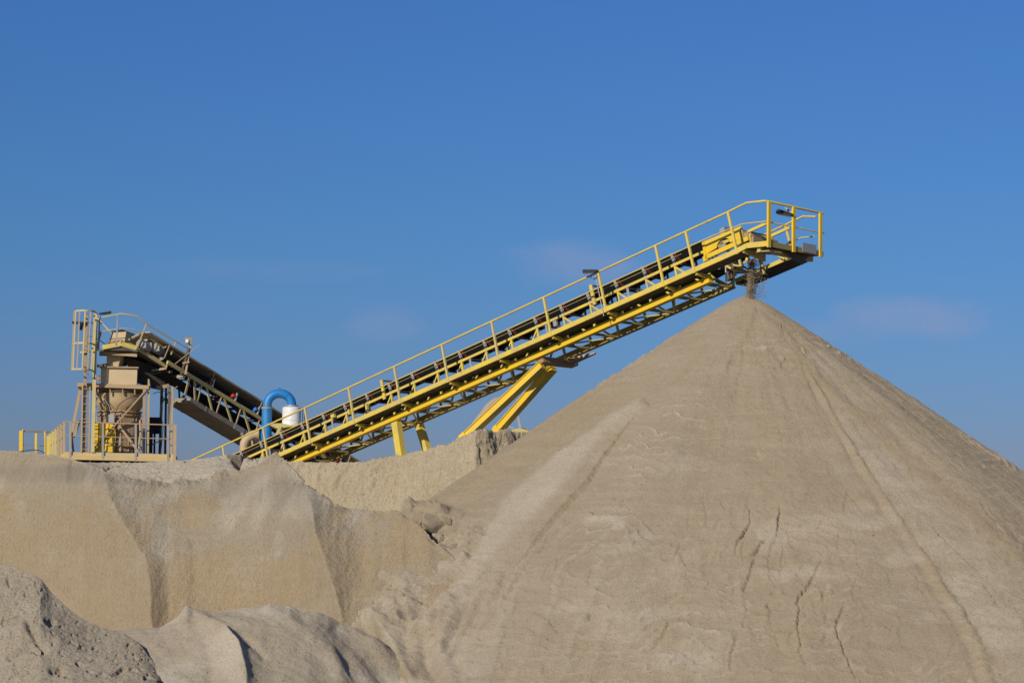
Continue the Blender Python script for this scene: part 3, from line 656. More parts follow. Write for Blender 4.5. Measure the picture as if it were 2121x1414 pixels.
def trough2(h0, dep, s0, s1, wa, wb, n=30):
    v, f = [], []
    for s in np.linspace(s0, s1, n):
        wm = (wa + wb) / 2
        v += [g2(s, wa, h0 + dep), g2(s, wa + .2, h0 + .04), g2(s, wm, h0), g2(s, wb - .2, h0 + .04), g2(s, wb, h0 + dep)]
    for i in range(n - 1):
        for j in range(4): f.append((i*5 + j, i*5 + j + 1, i*5 + j + 6, i*5 + j + 5))
    return v, f
b2o = c2.part('belt', trough2(.10, .20, sa - .2, sb_, -.02, TW + .02), 'rubber'); m_ = b2o.modifiers.new('thick', 'SOLIDIFY'); m_.thickness = .016
rb = c2.part('return_belt', trough2(LH * .55, .12, sa, sb_, .05, TW - .05), 'rubber'); m_ = rb.modifiers.new('thick', 'SOLIDIFY'); m_.thickness = .016
for px, py, mt in ((435, 793, 'red'), (483.5, 820, 'redb'), (529, 851, 'blueb'), (700, 953, 'redb')):
    s_, h_ = F2.sh(px, py, -.02)
    fr_ = c2.part('idler_frame', join(bar(g2(s_ + .12, -.05, .05), g2(s_ + .12, -.05, .36), .05, .05, d2), bar(g2(s_ + .12, TW + .05, .05), g2(s_ + .12, TW + .05, .36), .05, .05, d2), bar(g2(s_ + .12, -.05, .08), g2(s_ + .12, TW + .05, .08), .04, .04, U2)), 'galv')
    c2.part('roller', tube([g2(s_, -.05, .25), g2(s_, .20, .06)], .07, 12), mt, fr_, True)
    c2.part('roller', tube([g2(s_, TW + .05, .25), g2(s_, TW - .20, .06)], .07, 12), mt, fr_, True)
# canopy: a corrugated sheet held over the belt
ch_n = F2.sh(470, 785, -.05)[1]
def canopy():
    v, f = [], []; n, k = 150, 7; s_a = F2.sh(309, 690, -.05)[0]
    for i, s in enumerate(np.linspace(s_a, sb_, n)):
        for j in range(k):
            t = j / (k - 1); v.append(g2(s, -.05 + (TW + .12) * t, ch_n + .10 * math.sin(math.pi * t) - .30 * t + .016 * math.sin(s * 30)))
    for i in range(n - 1):
        for j in range(k - 1): f.append((i*k + j, i*k + j + 1, (i+1)*k + j + 1, (i+1)*k + j))
    return v, f
co_ = c2.part('canopy', canopy(), 'canopy', smooth=True); m_ = co_.modifiers.new('thick', 'SOLIDIFY'); m_.thickness = .012
c2.part('canopy_edge', s2(F2.sh(309, 690, -.05)[0], sb_, -.06, ch_n - .02, .03, .05), 'canopy')
for px, py in ((444.5, 772), (543, 831.5), (725, 945), (352, 712)):
    s_, _ = F2.sh(px, py, -.05)
    c2.part('canopy_bracket', bar(g2(s_, -.06, ch_n - .05), g2(s_ + .02, TW * .75, ch_n - .28), .035, .04, U2), 'beige')
    c2.part('canopy_bracket', bar(g2(s_, -.06, ch_n - .05), g2(s_ - .05, -.04, .05), .03, .03, d2), 'beige')

# ------------------------------------------------------------------ the cyclone with its pipes
cy = Thing('cyclone_separator', 'blue goose-neck pipe joined to a white tank with a tan elbow pipe', 'cyclone', P(590, 955, 67))
FC = Frame(P(553, 945, 67.0), (math.cos(R(8)), math.sin(R(8)), 0), (math.sin(R(8)), -math.cos(R(8)), 0)); qc = FC.q; m1 = 67.0 / F
def path(pts, w, n=0): return [qc(x, y, w) for x, y in pts]
arc = [(579 - 25.5 * math.cos(t), 838.5 - 24.0 * math.sin(t)) for t in np.linspace(0, math.pi, 17)]
cy.part('goose_neck', tube(path([(553.3, 842)] + arc + [(604.5, 841)], 0), 9.3 * m1, 20), 'blue', smooth=True)
cy.part('lifting_eye', tube(path([(577, 806), (577.5, 803), (580, 803), (580.5, 806)], 0), .012, 6), 'blue', smooth=True)
for t_ in (.9, 2.2):
    x_, y_ = 579 - 25.5 * math.cos(t_), 838.5 - 24.0 * math.sin(t_); x2_, y2_ = 579 - 25.5 * math.cos(t_ + .03), 838.5 - 24.0 * math.sin(t_ + .03)
    cy.part('pipe_band', tube([qc(x_, y_, 0), qc(x2_, y2_, 0)], 9.75 * m1, 20), 'blue')
cy.part('blue_pipe', tube(path([(553, 846), (552.5, 880), (552, 912)], 0), 10.6 * m1, 20), 'blue', smooth=True)
cy.part('pipe_flange', lathe(qc(553, 844.6, 0), [(-.03, 11.6 * m1), (.03, 11.6 * m1)], 24), 'motor')
cy.part('pipe_flange', lathe(qc(604.5, 840.5, 0), [(-.02, 14 * m1), (.02, 14 * m1)], 24), 'galv')
tk = qc(604, 861, .05)
def tz(py): return qc(604, py, .05)[2] - tk[2]
cy.part('tank', lathe(tk, [(tz(881), .305), (tz(876), .31), (tz(870.5), .31), (tz(869.8), .322), (tz(869), .31), (tz(844), .31), (tz(842.5), .26)], 32), 'white', smooth=True)
cy.part('tank_cone', lathe(tk, [(tz(906), .10), (tz(897), .2), (tz(886.5), .30)], 28), 'galv', smooth=True)
cy.part('support_plate', slab([qc(551, 877, -.4), qc(582, 876, -.4), qc(600, 879.5, -.4), qc(632, 878, -.4), qc(640, 884, -.4), qc(620, 883, -.4), qc(596, 884, -.4), qc(580, 887, -.4), qc(571, 886, -.4)], FC.n * -.8), 'yellow_pale')
cy.part('support_post', bar(qc(581, 882, -.42), qc(568, 912, -.42), .10, .22, FC.n), 'yellow_pale')
cy.part('support_post', bar(qc(612, 884, .42), qc(617, 945, .42), .10, .12, FC.n), 'yellow_pale')
cy.part('ladder_stile', bar(qc(626.5, 884, -.1), qc(627, 843, -.1), .02, .02), 'black'); cy.part('ladder_stile', bar(qc(631, 884, .1), qc(631.5, 845, .1), .02, .02), 'black')
for yy in (850, 857, 864, 871, 878): cy.part('ladder_rung', bar(qc(626.5, yy, -.1), qc(631, yy, .1), .012, .012), 'black')
el = [(504, 955), (505, 935)] + [(533 - 28 * math.cos(t), 926 - 27 * math.sin(t)) for t in np.linspace(.1, math.pi / 2, 10)] + [(536, 898.5)]
cy.part('tan_elbow', tube(path(el, .25), [8.8 * m1] * 3 + [9.4 * m1] * (len(el) - 3), 20), 'tan', smooth=True)
cy.part('elbow_flange', lathe(qc(534.5, 899, .25), [(-.03, 12.5 * m1), (.03, 12.5 * m1)], 24, FC.d), 'beige')
cy.part('pump_casing', lathe(qc(540, 902, .22), [(-.0, 11 * m1), (.12, 11 * m1), (.26, 7 * m1)], 22, FC.d), 'blue', smooth=True)
cy.part('blue_pipe_foot', tube(path([(552, 909), (551, 930)], 0), 9 * m1, 16), 'galv', smooth=True)
cy.part('stand_leg', bar(qc(521.5, 912, .1), qc(527, 950, .1), .06, .08, FC.n), 'beige'); cy.part('stand_leg', bar(qc(560, 912, .4), qc(562, 950, .4), .06, .08, FC.n), 'beige')
cy.part('stand_frame', bar(qc(515, 914, .1), qc(560, 916, .1), .05, .05), 'black')
cy.part('dark_hose', tube(path([(502, 901), (498, 899), (500, 896), (503, 898), (502, 902)], .3), .02, 6), 'galv', smooth=True)

# ------------------------------------------------------------------ yellow drawbar behind the bank
yb = Thing('yellow_drawbar', 'small yellow steel box with grey prop and thin yellow rods by the tall legs', 'machine part', P(1078, 890, 69))
FY = Frame(P(1078, 892, 69), (1, .1, 0), (.1, -1, 0)); qy = FY.q
yb.part('box', slab([qy(1056, 894, 0), qy(1062, 889, 0), qy(1079, 886, 0), qy(1094, 888, 0), qy(1095, 896, 0), qy(1058, 897, 0)], -FY.n * .5), 'yellow_pale')
yb.part('lid', slab([qy(1080, 885, -.02), qy(1098, 890.2, -.02), qy(1098, 891.4, -.02), qy(1080, 886.4, -.02)], -FY.n * .5), 'grime')
yb.part('prop', bar(qy(1070, 852, .3), qy(1077, 886, .3), .08, .09, FY.n), 'galv')
yb.part('rod', tube([qy(1046, 881, .1), qy(1064, 886.5, .1)], .02, 6), 'yellow_pale')
yb.part('rod', tube([qy(1040, 889, .1), qy(1058, 893, .1)], .02, 6), 'yellow_pale')
# ------------------------------------------------------------------ sand: noise and sheet helpers
def _h(i, j, k):
    n = (i * 374761393 + j * 668265263 + k * 2147483647 * 3 + 1013) & 0xffffffff
    n = ((n ^ (n >> 13)) * 1274126177) & 0xffffffff
    n = ((n ^ (n >> 15)) * 2246822519) & 0xffffffff
    return ((n ^ (n >> 14)) & 0xffff) / 65535.0
def vnoise(p):
    f = np.floor(p).astype(np.int64); t = p - f; t = t * t * t * (t * (t * 6 - 15) + 10)
    r = 0
    for a in (0, 1):
        for b in (0, 1):
            for c in (0, 1):
                w = (t[..., 0] if a else 1 - t[..., 0]) * (t[..., 1] if b else 1 - t[..., 1]) * (t[..., 2] if c else 1 - t[..., 2])
                r = r + w * _h(f[..., 0] + a, f[..., 1] + b, f[..., 2] + c)
    return r * 2 - 1
def fbm(p, scale, oct=4, gain=.5, ridged=False):
    s = 0; a = 1; q_ = np.array(p) * scale; tot = 0
    for o_ in range(oct):
        n = vnoise(q_ + 17.3 * o_)
        s = s + a * ((1 - 2 * np.abs(n)) if ridged else n); tot += a; a *= gain; q_ = q_ * 2.03
    return s / tot
def sm(a, b, x):
    t = np.clip((x - a) / (b - a), 0, 1); return t * t * (3 - 2 * t)
def pdist(px, py, path):                                  # distance in the picture's scale to a polyline, the side, and how far along
    best = np.full(px.shape, 1e9); side = np.zeros(px.shape); along = np.zeros(px.shape)
    tot = sum(math.dist(path[i], path[i+1]) for i in range(len(path) - 1)); acc = 0
    for (x0, y0), (x1, y1) in zip(path[:-1], path[1:]):
        L_ = math.dist((x0, y0), (x1, y1)); dx, dy = (x1 - x0) / L_, (y1 - y0) / L_
        t = np.clip((px - x0) * dx + (py - y0) * dy, 0, L_)
        ex, ey = px - x0 - dx * t, py - y0 - dy * t
        d_ = np.hypot(ex, ey); c_ = ex * -dy + ey * dx
        m = d_ < best; best = np.where(m, d_, best); side = np.where(m, np.sign(c_), side); along = np.where(m, (acc + t) / tot, along); acc += L_
    return best, side, along
def inside(px, py, poly):
    r = np.zeros(px.shape, bool); n = len(poly)
    for i in range(n):
        (x0, y0), (x1, y1) = poly[i], poly[(i + 1) % n]
        if y0 == y1: continue
        c_ = ((y0 > py) != (y1 > py)) & (px < (x1 - x0) * (py - y0) / (y1 - y0) + x0); r ^= c_
    return r
def soft(px, py, poly, w):                                # soft mask of a region
    ins = inside(px, py, poly); d_, _, _ = pdist(px, py, list(poly) + [poly[0]])
    return np.clip(np.where(ins, .5 + d_ / (2 * w), .5 - d_ / (2 * w)), 0, 1)
def ridge(px, py, path, A_, wl, wr):
    ys = [p[1] for p in path]; xr = np.interp(py, ys, [p[0] for p in path]); dx = px - xr
    ds = np.sqrt(dx * dx + 9) - 3; return A_ * np.exp(-ds / np.where(dx < 0, wl, wr))
def toward(G):                                            # level direction back to the camera
    t = np.stack([-G[..., 0], -G[..., 1], G[..., 1] * 0], -1); return t / np.linalg.norm(t, axis=-1, keepdims=True)
def normals(G):
    a = np.gradient(G, axis=0); b = np.gradient(G, axis=1); n = np.cross(a, b)
    n /= np.linalg.norm(n, axis=-1, keepdims=True) + 1e-12
    return n
def grid_obj(name, G, mat, label, cat, attrs={}, kind=None, closed=False):
    nv, nx = G.shape[:2]; base = np.array([G[..., 0].mean(), G[..., 1].mean(), 0])
    me = bpy.data.meshes.new(name); v = (G - base).reshape(-1, 3)
    i = np.arange(nv - 1)[:, None] * nx + np.arange(nx - 1)[None]
    f = np.stack([i, i + 1, i + nx + 1, i + nx], -1).reshape(-1, 4)
    if closed:
        k = np.arange(nv - 1) * nx; f = np.vstack([f, np.stack([k + nx - 1, k, k + nx, k + 2 * nx - 1], -1)])
    me.vertices.add(len(v)); me.vertices.foreach_set('co', v.ravel())
    me.loops.add(f.size); me.loops.foreach_set('vertex_index', f.ravel().astype(np.int32))
    me.polygons.add(len(f)); me.polygons.foreach_set('loop_start', np.arange(len(f), dtype=np.int32) * 4); me.polygons.foreach_set('loop_total', np.full(len(f), 4, np.int32))
    me.update(calc_edges=True); me.polygons.foreach_set('use_smooth', [True] * len(f))
    for k, a in attrs.items():
        at_ = me.attributes.new(k, 'FLOAT', 'POINT'); at_.data.foreach_set('value', np.clip(a, 0, 1).ravel().astype(np.float32))
    me.materials.append(M[mat]); o = bpy.data.objects.new(name, me); C.objects.link(o); o.location = V(base)
    o['label'] = label
    if kind: o['kind'] = kind
    else: o['category'] = cat
    if me.polygons[len(f) // 2].normal.z < 0: me.flip_normals()
    return o
def sheet(rows, subs, x0, x1, nx):
    """rows of control points (px, py, distance), each stretched over the same columns, joined by straight slopes"""
    X = np.linspace(x0, x1, nx); L_ = []
    for r in rows:
        r = np.array(r, float); L_.append(Pn(X, np.interp(X, r[:, 0], r[:, 1]), np.interp(X, r[:, 0], r[:, 2])))
    out = []
    for a, b, n in zip(L_[:-1], L_[1:], subs):
        for t in np.arange(n) / n: out.append(a * (1 - t) + b * t)
    out.append(L_[-1]); return np.array(out)
def gy(D, z=0.0): return 1100 + (ZC - z) / D * F          # where a point at height z shows (before the roll of the camera)

# ------------------------------------------------------------------ pale bank at the back with the plateau the plant stands on
crest = [(-400, 940, 61), (0, 946, 60), (100, 952, 59), (190, 958.5, 56.6), (240, 959, 55.4), (300, 958, 54.5), (360, 956, 54), (400, 953, 53.6), (440, 947.5, 53.3), (470, 941, 53.1), (500, 942, 53.6), (535, 955, 56), (560, 957, 58.5), (590, 957, 59.4), (650, 957, 59), (700, 960, 58.7), (760, 957, 58.4), (800, 952, 58.2), (835, 945.5, 58), (880, 935, 57.2), (920, 923, 55.9), (945, 911, 55.2), (965, 901, 54.9), (985, 893, 54.8), (1010, 894, 55.1), (1050, 896.5, 55.6), (1100, 898, 56.2), (1150, 900, 57), (1400, 900, 65)]
def back(cr, dD, dz):                                     # the same crest line carried backwards, lowered by dz
    o_ = []
    for x, y, D in cr:
        p = P(x, y, D); p2 = p + np.array([p[0] / p[1] * dD, dD, -dz]); px, py = proj(p2); o_.append((px, py, p2[1]))
    return o_
foot = [(x, gy(D - 3.4, 0) + (x - 1060) * -.0175, D - 3.4) for x, y, D in crest]
bx0, bx1 = -380, 1390
Xc = np.array(crest)
rows = [back(crest, 75, 7), back(crest, 55, -.3), [(x, y + 1.5, D + 12) for x, y, D in crest], [(x, y + .6, D + .8) for x, y, D in crest], crest, foot]
G = sheet(rows, [4, 24, 16, 6, 120], bx0, bx1, 900)
px, py = proj(G); N_ = normals(G); N_ *= np.sign(-N_[..., 1:2] + .3 * N_[..., 2:3])
front = np.zeros(G.shape[:2]); front[50:] = 1; front[44:50] = np.linspace(0, 1, 6)[:, None]
st_ = G * np.array([1, 1, .28])
amp = front * (.04 + .10 * sm(560, 700, px))
dsp = amp * fbm(st_, 2.4, 5, .55) + front * .06 * sm(540, 600, px) * fbm(st_ * np.array([1, 1, .6]) + .5 * fbm(G, 1.5, 3)[..., None], 5.5, 4, .62, True)
toc = ridge(px, py, [(985, 880), (992, 915), (1014, 965), (1040, 1010)], .22, 120, 60) * (front >= 1)
rg = sm(985, 1010, px - (py - 893) * .38); fis = fbm(np.stack([px * .05 - py * .018, py * .010, px * 0], -1), 1.0, 4, .6, True)
dsp += front * rg * .075 * fis
toc += (front >= 1) * .20 * fbm(np.stack([px * .012, py * .004, py * 0], -1), 1.0, 3) * sm(560, 640, px)
dsp *= np.where(front >= 1, 1, .5)
G = G + N_ * dsp[..., None] + toward(G) * toc[..., None]
G[..., 2] += .03 * fbm(G, 1.7, 4) * (1 - front)
o_ = grid_obj('sand_bank', G, 'bank', 'pale eroded sand bank carrying the yellow conveyor legs, cut face with fine vertical furrows', 'sand bank',
         {'damp': .75 * sm(.18, .5, fbm(G * np.array([1, 1, .9]), .55, 4)) * front * sm(600, 700, px) * sm(900, 990, py), 'mark': np.zeros(px.shape)})

# ------------------------------------------------------------------ tan bank with the curved cut face in front of it
edge = [(-400, 925, 58.5), (-60, 930, 57.4), (0, 933, 57), (60, 938, 56.6), (110, 945, 56), (150, 954, 55.6), (190, 964, 54.6), (213, 973, 54.2), (222, 982, 54), (250, 990, 53.6), (300, 995, 53), (350, 999, 52.6), (400, 994, 52.2), (450, 981, 51.8), (480, 977, 51.6), (510, 969, 51.3), (528, 965, 51.1), (545, 955, 51), (556, 946, 50.8), (566, 943.5, 50.6), (578, 946, 50.4), (592, 957, 50.1), (612, 978, 49.7), (634, 1005, 49.2), (660, 1023, 48.8), (690, 1044, 48.3), (730, 1053, 47.7), (770, 1056, 47.1), (815, 1060, 46.5), (835, 1064, 46.2), (870, 1090, 45.7), (910, 1128, 45.1), (955, 1168, 44.3), (1000, 1215, 43.4), (1060, 1300, 42)]
edge = [(x, y, D + .42 * max(0, min(1, (x - 520) / 110))) for x, y, D in edge]
wb = []
for x, y, D in edge:
    if x < 190: wb.append((x, y + 3.5, D + 3))
    elif x <= 560: wb.append((x, np.interp(x, Xc[:, 0], Xc[:, 1]) + (.0 if x < 470 else 4 + (x - 470) * .12), np.interp(x, Xc[:, 0], Xc[:, 2])))
    else: wb.append((x, y + 40 + min(60, x - 560), D + 5))
mid = [(x, y + .46 * (gy(D - 3.4) - y), D - 1.75) for x, y, D in edge]
base_ = [(x, gy(D - 3.5, -.1), D - 3.5) for x, y, D in edge]
G = sheet([wb, edge, mid, base_], [70, 130, 110], -380, 1050, 1000)
px, py = proj(G); N_ = normals(G); N_ *= np.sign(-N_[..., 1:2] + .3 * N_[..., 2:3])
row = np.arange(G.shape[0])[:, None] * np.ones(G.shape[1]); face = sm(66, 74, row)
toc = ridge(px, py, [(142, 940), (140, 955), (133, 1050), (129, 1250)], 1.1, 150, 95)
toc += ridge(px, py, [(216, 960), (220, 985), (226, 1030), (258, 1090), (298, 1150), (310, 1215), (316, 1320)], 2.5, 220, 165) * sm(960, 1010, py)
toc += ridge(px, py, [(628, 1000), (645, 1050), (652, 1100), (692, 1212), (705, 1270)], 2.7, 200, 130) * sm(985, 1070, py)
toc += ridge(px, py, [(566, 935), (552, 980), (535, 1035), (520, 1100)], .5, 20, 60) * (1 - sm(985, 1080, py))
toc += ridge(px, py, [(925, 1060), (935, 1110), (985, 1300)], .25, 70, 30)
stz = G * np.array([1, 1, .22])
toc += sm(1000, 1060, py) * (.22 * fbm(np.stack([px * .011, py * .0022, py * 0], -1), 1.0, 3) + .06 * fbm(np.stack([px * .035, py * .005, py * 0 + 4], -1), 1.0, 2))
toc = toc * (row >= 70)
dsp = face * (.07 * fbm(stz, .9, 4) + .028 * fbm(stz, 4.5, 4, .6)) + (1 - face) * .05 * fbm(G, 1.3, 5, .55)
dsp += (.06 + .09 * sm(190, 215, px)) * np.exp(-((row - 72) / 6) ** 2) * fbm(G, 3.4, 5, .62)                    # broken lip
dsp += (1 - face) * sm(190, 230, px) * (1 - sm(480, 520, px)) * .04 * fbm(G, 5, 4, .6, True)
lump = soft(px, py, [(480, 930), (520, 940), (560, 950), (545, 972), (500, 975)], 10) * (1 - face)
dsp += lump * (.22 * fbm(G, 2.2, 3, .5, True) - .02)
gap = pdist(px, py, [(484, 936), (492, 955), (503, 972)])[0]
dsp -= .45 * np.exp(-(gap / 7) ** 2) * (1 - face)
hx = lambda s_: .5 + .5 * fbm(G, s_, 3)
damp = np.where(px < 312, sm(1000, 1110, py), np.where(px < 648, sm(1138, 1166, py + 12 * fbm(G, .8, 3)), sm(1090, 1140, py)))
damp = face * damp * (.55 + .45 * hx(.8)) + face * .9 * sm(.25, .55, fbm(G * np.array([1, 1, 1.6]), .5, 4))
mark = face * .75 * sm(.05, .45, fbm(G * np.array([1, 1, .8]), .9, 4)) * (1 - damp) + (1 - face) * 1.0
G = G + N_ * dsp[..., None] + toward(G) * toc[..., None]
tan_bank = grid_obj('sand_bank', G, 'wall', 'tan sand bank with a smooth scooped cut face below the tower platform', 'sand bank', {'damp': damp, 'mark': mark})

# ------------------------------------------------------------------ the tall conical pile
ap0 = at(HS + HR + .15, wc - .05, 0); DA = float(ap0[1])
AP = P(1546, 611.5, DA)
def cone(th_, r):
    c_ = np.cos(th_)
    slp = .690 - .012 * c_ + .010 * np.sin(3 * th_ + 1.0) + .006 * np.sin(7 * th_)
    prof_ = r - .26 * (1 - np.exp(-r / .4)) - .012 * np.maximum(r - 8, 0) ** 1.5 * 0
    z = AP[2] - slp * prof_
    return np.stack([AP[0] + r * c_, AP[1] + r * np.sin(th_), z], -1)
nth, nr = 1500, 470
tt = np.concatenate([np.linspace(-math.pi - .25, .25, nth - 160, endpoint=False), np.linspace(.25, math.pi - .25, 160, endpoint=False)])
rr_ = np.concatenate([[0.002], np.linspace(.03, 15.2, nr - 1)])
TT, RR = np.meshgrid(tt, rr_)
G = cone(TT, RR); px, py = proj(G)
N_ = np.stack([.545 * np.cos(TT), .545 * np.sin(TT), np.full(TT.shape, .838)], -1)
near = sm(.15, -.05, np.sin(TT))
arcl = np.stack([np.cos(TT) * 40, np.sin(TT) * 40, RR * .22], -1)                    # runnels down the slope
lam = np.stack([np.cos(TT) * RR * .35, np.sin(TT) * RR * .35, G[..., 2] * 5.2], -1)  # terraces along it
wob = fbm(G, .35, 3)
big = fbm(np.stack([np.cos(TT) * 3.2, np.sin(TT) * 3.2, RR * .12], -1), 1.6, 4)
lam[..., 2] += 1.1 * fbm(G, .9, 4)
dsp = .10 * big * sm(.5, 4, RR) + .015 * fbm(lam, 1.0, 3, .6) * sm(.6, 2, RR) + .030 * fbm(arcl, .35, 4, .6) * sm(1.5, 9, RR) * (.5 + .5 * sm(7, 12, RR)) + .014 * fbm(G, 6, 4, .6) + .03 * fbm(G + 5, 2.2, 4, .55) * sm(.15, .8, RR)
# thin irregular terraces: sand that has crept down a little at a time
tz = G[..., 2] / .21 + 2.6 * fbm(G, .55, 4) + .5 * fbm(G, 2.5, 3); tf = tz - np.floor(tz)
tam = sm(-.25, .35, fbm(G + 40, .5, 3)) * sm(.8, 2.5, RR); tam = np.maximum(tam, .6 * sm(7, 10, RR))
dsp += .066 * tam * (tf ** 3 - .25) * (1 - sm(.93, 1.0, tf))
lines = .75 * tam * sm(.70, .95, tf) * sm(-.3, .3, fbm(G + 70, 1.3, 3))
tz2 = G[..., 2] / .075 + 2.0 * fbm(G + 9, .8, 4); dsp += .012 * sm(-.1, .4, fbm(G + 60, .6, 3)) * np.abs(((tz2 % 1) - .5) * 2)
damp = .35 * sm(.0, .5, fbm(arcl * np.array([1, 1, .6]), .12, 4)); mark = .45 * sm(.1, .6, fbm(lam * np.array([1.6, 1.6, .5]), 1.0, 4)) * sm(4, 9, RR)
mark = np.maximum(mark, lines)
# the pale slide on the flank with its sharp lower edge
slide = [(1326, 826), (1250, 875), (1170, 930), (1100, 985), (1040, 1050), (1000, 1110), (960, 1175), (905, 1240), (960, 1225), (1030, 1150), (1095, 1080), (1165, 1005), (1235, 930), (1305, 862), (1336, 838)]
lf = soft(px, py, [(1345, 805), (1230, 800), (1000, 930), (850, 1050), (900, 1085), (1000, 1040), (1110, 968), (1250, 868)], 30) * near; damp = np.maximum(damp, .75 * lf); mark *= 1 - .8 * lf
jx = px + 9 * fbm(G, 1.1, 4); jy = py + 9 * fbm(G + 31, 1.1, 4)
sk = soft(jx, jy, slide, 9) * near
mark = np.maximum(mark, .85 * sk * (.7 + .3 * fbm(G, 1.2, 4))); damp *= 1 - sk
dsp += .07 * sk
d_, sd, al_ = pdist(px, py, [(1300, 880), (1255, 937), (1212, 1000), (1170, 1045), (1110, 1105), (1060, 1165)])
dsp += near * np.where(sd < 0, -.11, .06) * np.exp(-d_ / np.where(sd < 0, 14, 50)) * np.sin(np.pi * np.clip(al_, .03, .97)) ** .6
for k_ in range(9):                                                                   # fan of runnels below the slide
    xs, ys = 1215 - k_ * 22 + 10 * math.sin(k_ * 2.3), 1020 + k_ * 16
    pth = [(xs, ys), (xs - 100 - k_ * 3, ys + 118), (xs - 195, ys + 250 + 9 * k_)]
    d_, sd, al_ = pdist(jx, jy, pth); dsp -= near * (.035 + .02 * (k_ % 3)) * np.exp(-(d_ / (5 + k_ % 3 * 2)) ** 2) * np.sin(np.pi * np.clip(al_, 0, 1)) ** .5
# narrow levee of tan sand down the other side
lev = [(1640, 705), (1663, 738), (1688, 800), (1742, 885), (1800, 982), (1852, 1062), (1922, 1162), (1984, 1262), (2032, 1345), (2060, 1430)]
d_, sd, al_ = pdist(px + 7 * fbm(G, .9, 5, .6), py, lev); wd_ = 3.5 + 7.5 * al_
lvn = .55 + .45 * fbm(G + 3, .9, 4)
dsp += near * lvn * (.085 * np.exp(-(d_ / wd_) ** 2) - .05 * np.exp(-((d_ - 2 * wd_) / wd_) ** 2) * (sd > 0)) * sm(.05, .15, al_)
damp = np.maximum(damp, near * .75 * np.clip(lvn + .2, 0, 1) * np.exp(-(d_ / (wd_ * 1.3)) ** 2))
bnd = np.exp(-(np.maximum(d_ - 2 * wd_, 0) / (40 + 90 * al_)) ** 2) * (sd < 0) * (al_ > .05) * (al_ < .99)
mark = np.maximum(mark, near * .50 * bnd * (.35 + .65 * sm(-.3, .4, fbm(lam, .8, 3))) * (d_ > wd_))
for pth, wd2, a_ in (([(1585, 665), (1625, 695), (1655, 735), (1690, 775)], 9, .6), ([(1640, 745), (1740, 830), (1830, 905), (1935, 1000), (2030, 1080), (2121, 1165), (2200, 1240)], 17, .8), ([(1560, 640), (1540, 700), (1500, 760)], 8, .4), ([(1330, 835), (1400, 790), (1460, 720)], 10, .3)):
    d_, sd, al_ = pdist(jx, jy, pth); k_ = near * np.exp(-(d_ / wd2) ** 2); damp = np.maximum(damp, a_ * k_); dsp += .03 * k_; mark *= 1 - .8 * k_
# slump cracks low on the face
cracks = [[(1550, 1052), (1549, 1085), (1528, 1122), (1519, 1152)], [(1614, 1044), (1612, 1082), (1607, 1112)], [(1586, 1112), (1560, 1143), (1544, 1152)], [(1563, 1152), (1543, 1204), (1537, 1228)], [(1702, 1154), (1682, 1200), (1652, 1238), (1650, 1292), (1655, 1342), (1668, 1384)], [(1752, 1238), (1733, 1288), (1734, 1312), (1762, 1384), (1776, 1420)], [(1386, 1284), (1366, 1322), (1349, 1346)], [(1528, 1306), (1512, 1362), (1508, 1396)], [(1487, 1130), (1476, 1165)], [(1682, 1200), (1700, 1225), (1708, 1250)], [(1651, 1290), (1632, 1320), (1628, 1345)], [(1528, 1122), (1508, 1128), (1490, 1150)], [(1607, 1112), (1590, 1150), (1592, 1185)], [(1733, 1288), (1712, 1300), (1700, 1330)], [(1612, 1082), (1630, 1100), (1640, 1130)], [(1537, 1228), (1545, 1262), (1538, 1300)], [(1300, 1170), (1276, 1192), (1262, 1208)], [(1920, 1076), (1960, 1120), (2040, 1190)], [(1880, 1210), (1858, 1218)], [(1545, 615), (1556, 630), (1566, 645)], [(1616, 668), (1622, 690)], [(1752, 1010), (1790, 1060)], [(1975, 1330), (1960, 1362)], [(1845, 1395), (1890, 1380), (1905, 1402)]]
for i_, pth in enumerate(cracks):
    wx = px + 5 * fbm(G, 2.2, 3); wy = py + 4 * fbm(G + 9, 2.2, 3)
    d_, sd, al_ = pdist(wx, wy, pth); e_ = np.sin(np.pi * np.clip(al_, .001, .999)) ** .5; a_ = .065 if i_ < 8 else .028
    dsp += near * e_ * a_ * (np.where(sd < 0, -1.0, 0) * np.exp(-d_ / 6) + np.where(sd > 0, .55, 0) * np.exp(-d_ / 16))
rs = np.random.default_rng(5)                                                         # many small slip lines besides
for i_ in range(64):
    x, y = rs.uniform(1020, 2100), rs.uniform(1000, 1440)
    if i_ % 3 == 0: x, y = rs.uniform(1380, 1860), rs.uniform(1040, 1420)
    ln = rs.uniform(18, 62); an = rs.normal(1.75, .35) if x < 1800 else rs.normal(1.0, .3); bend = rs.normal(0, .5)
    pth = [(x, y)]
    for k_ in range(3): pth.append((pth[-1][0] + ln / 3 * math.cos(an), pth[-1][1] + ln / 3 * math.sin(an))); an += bend / 3 + rs.normal(0, .25)
    xs_, ys_ = [p[0] for p in pth], [p[1] for p in pth]
    bx = (px > min(xs_) - 60) & (px < max(xs_) + 60) & (py > min(ys_) - 60) & (py < max(ys_) + 60) & (near > .5)
    if not bx.any(): continue
    d_, sd, al_ = pdist(jx[bx], jy[bx], pth); e_ = np.sin(np.pi * np.clip(al_, .001, .999)) ** .7; a_ = rs.uniform(.014, .034)
    dsp[bx] += e_ * a_ * (np.where(sd < 0, -1.0, 0) * np.exp(-d_ / 5) + np.where(sd > 0, .6, 0) * np.exp(-d_ / 18))
sl_ = soft(px, py, [(1440, 1060), (1620, 1030), (1720, 1150), (1800, 1300), (1800, 1430), (1300, 1430), (1330, 1230)], 70) * near
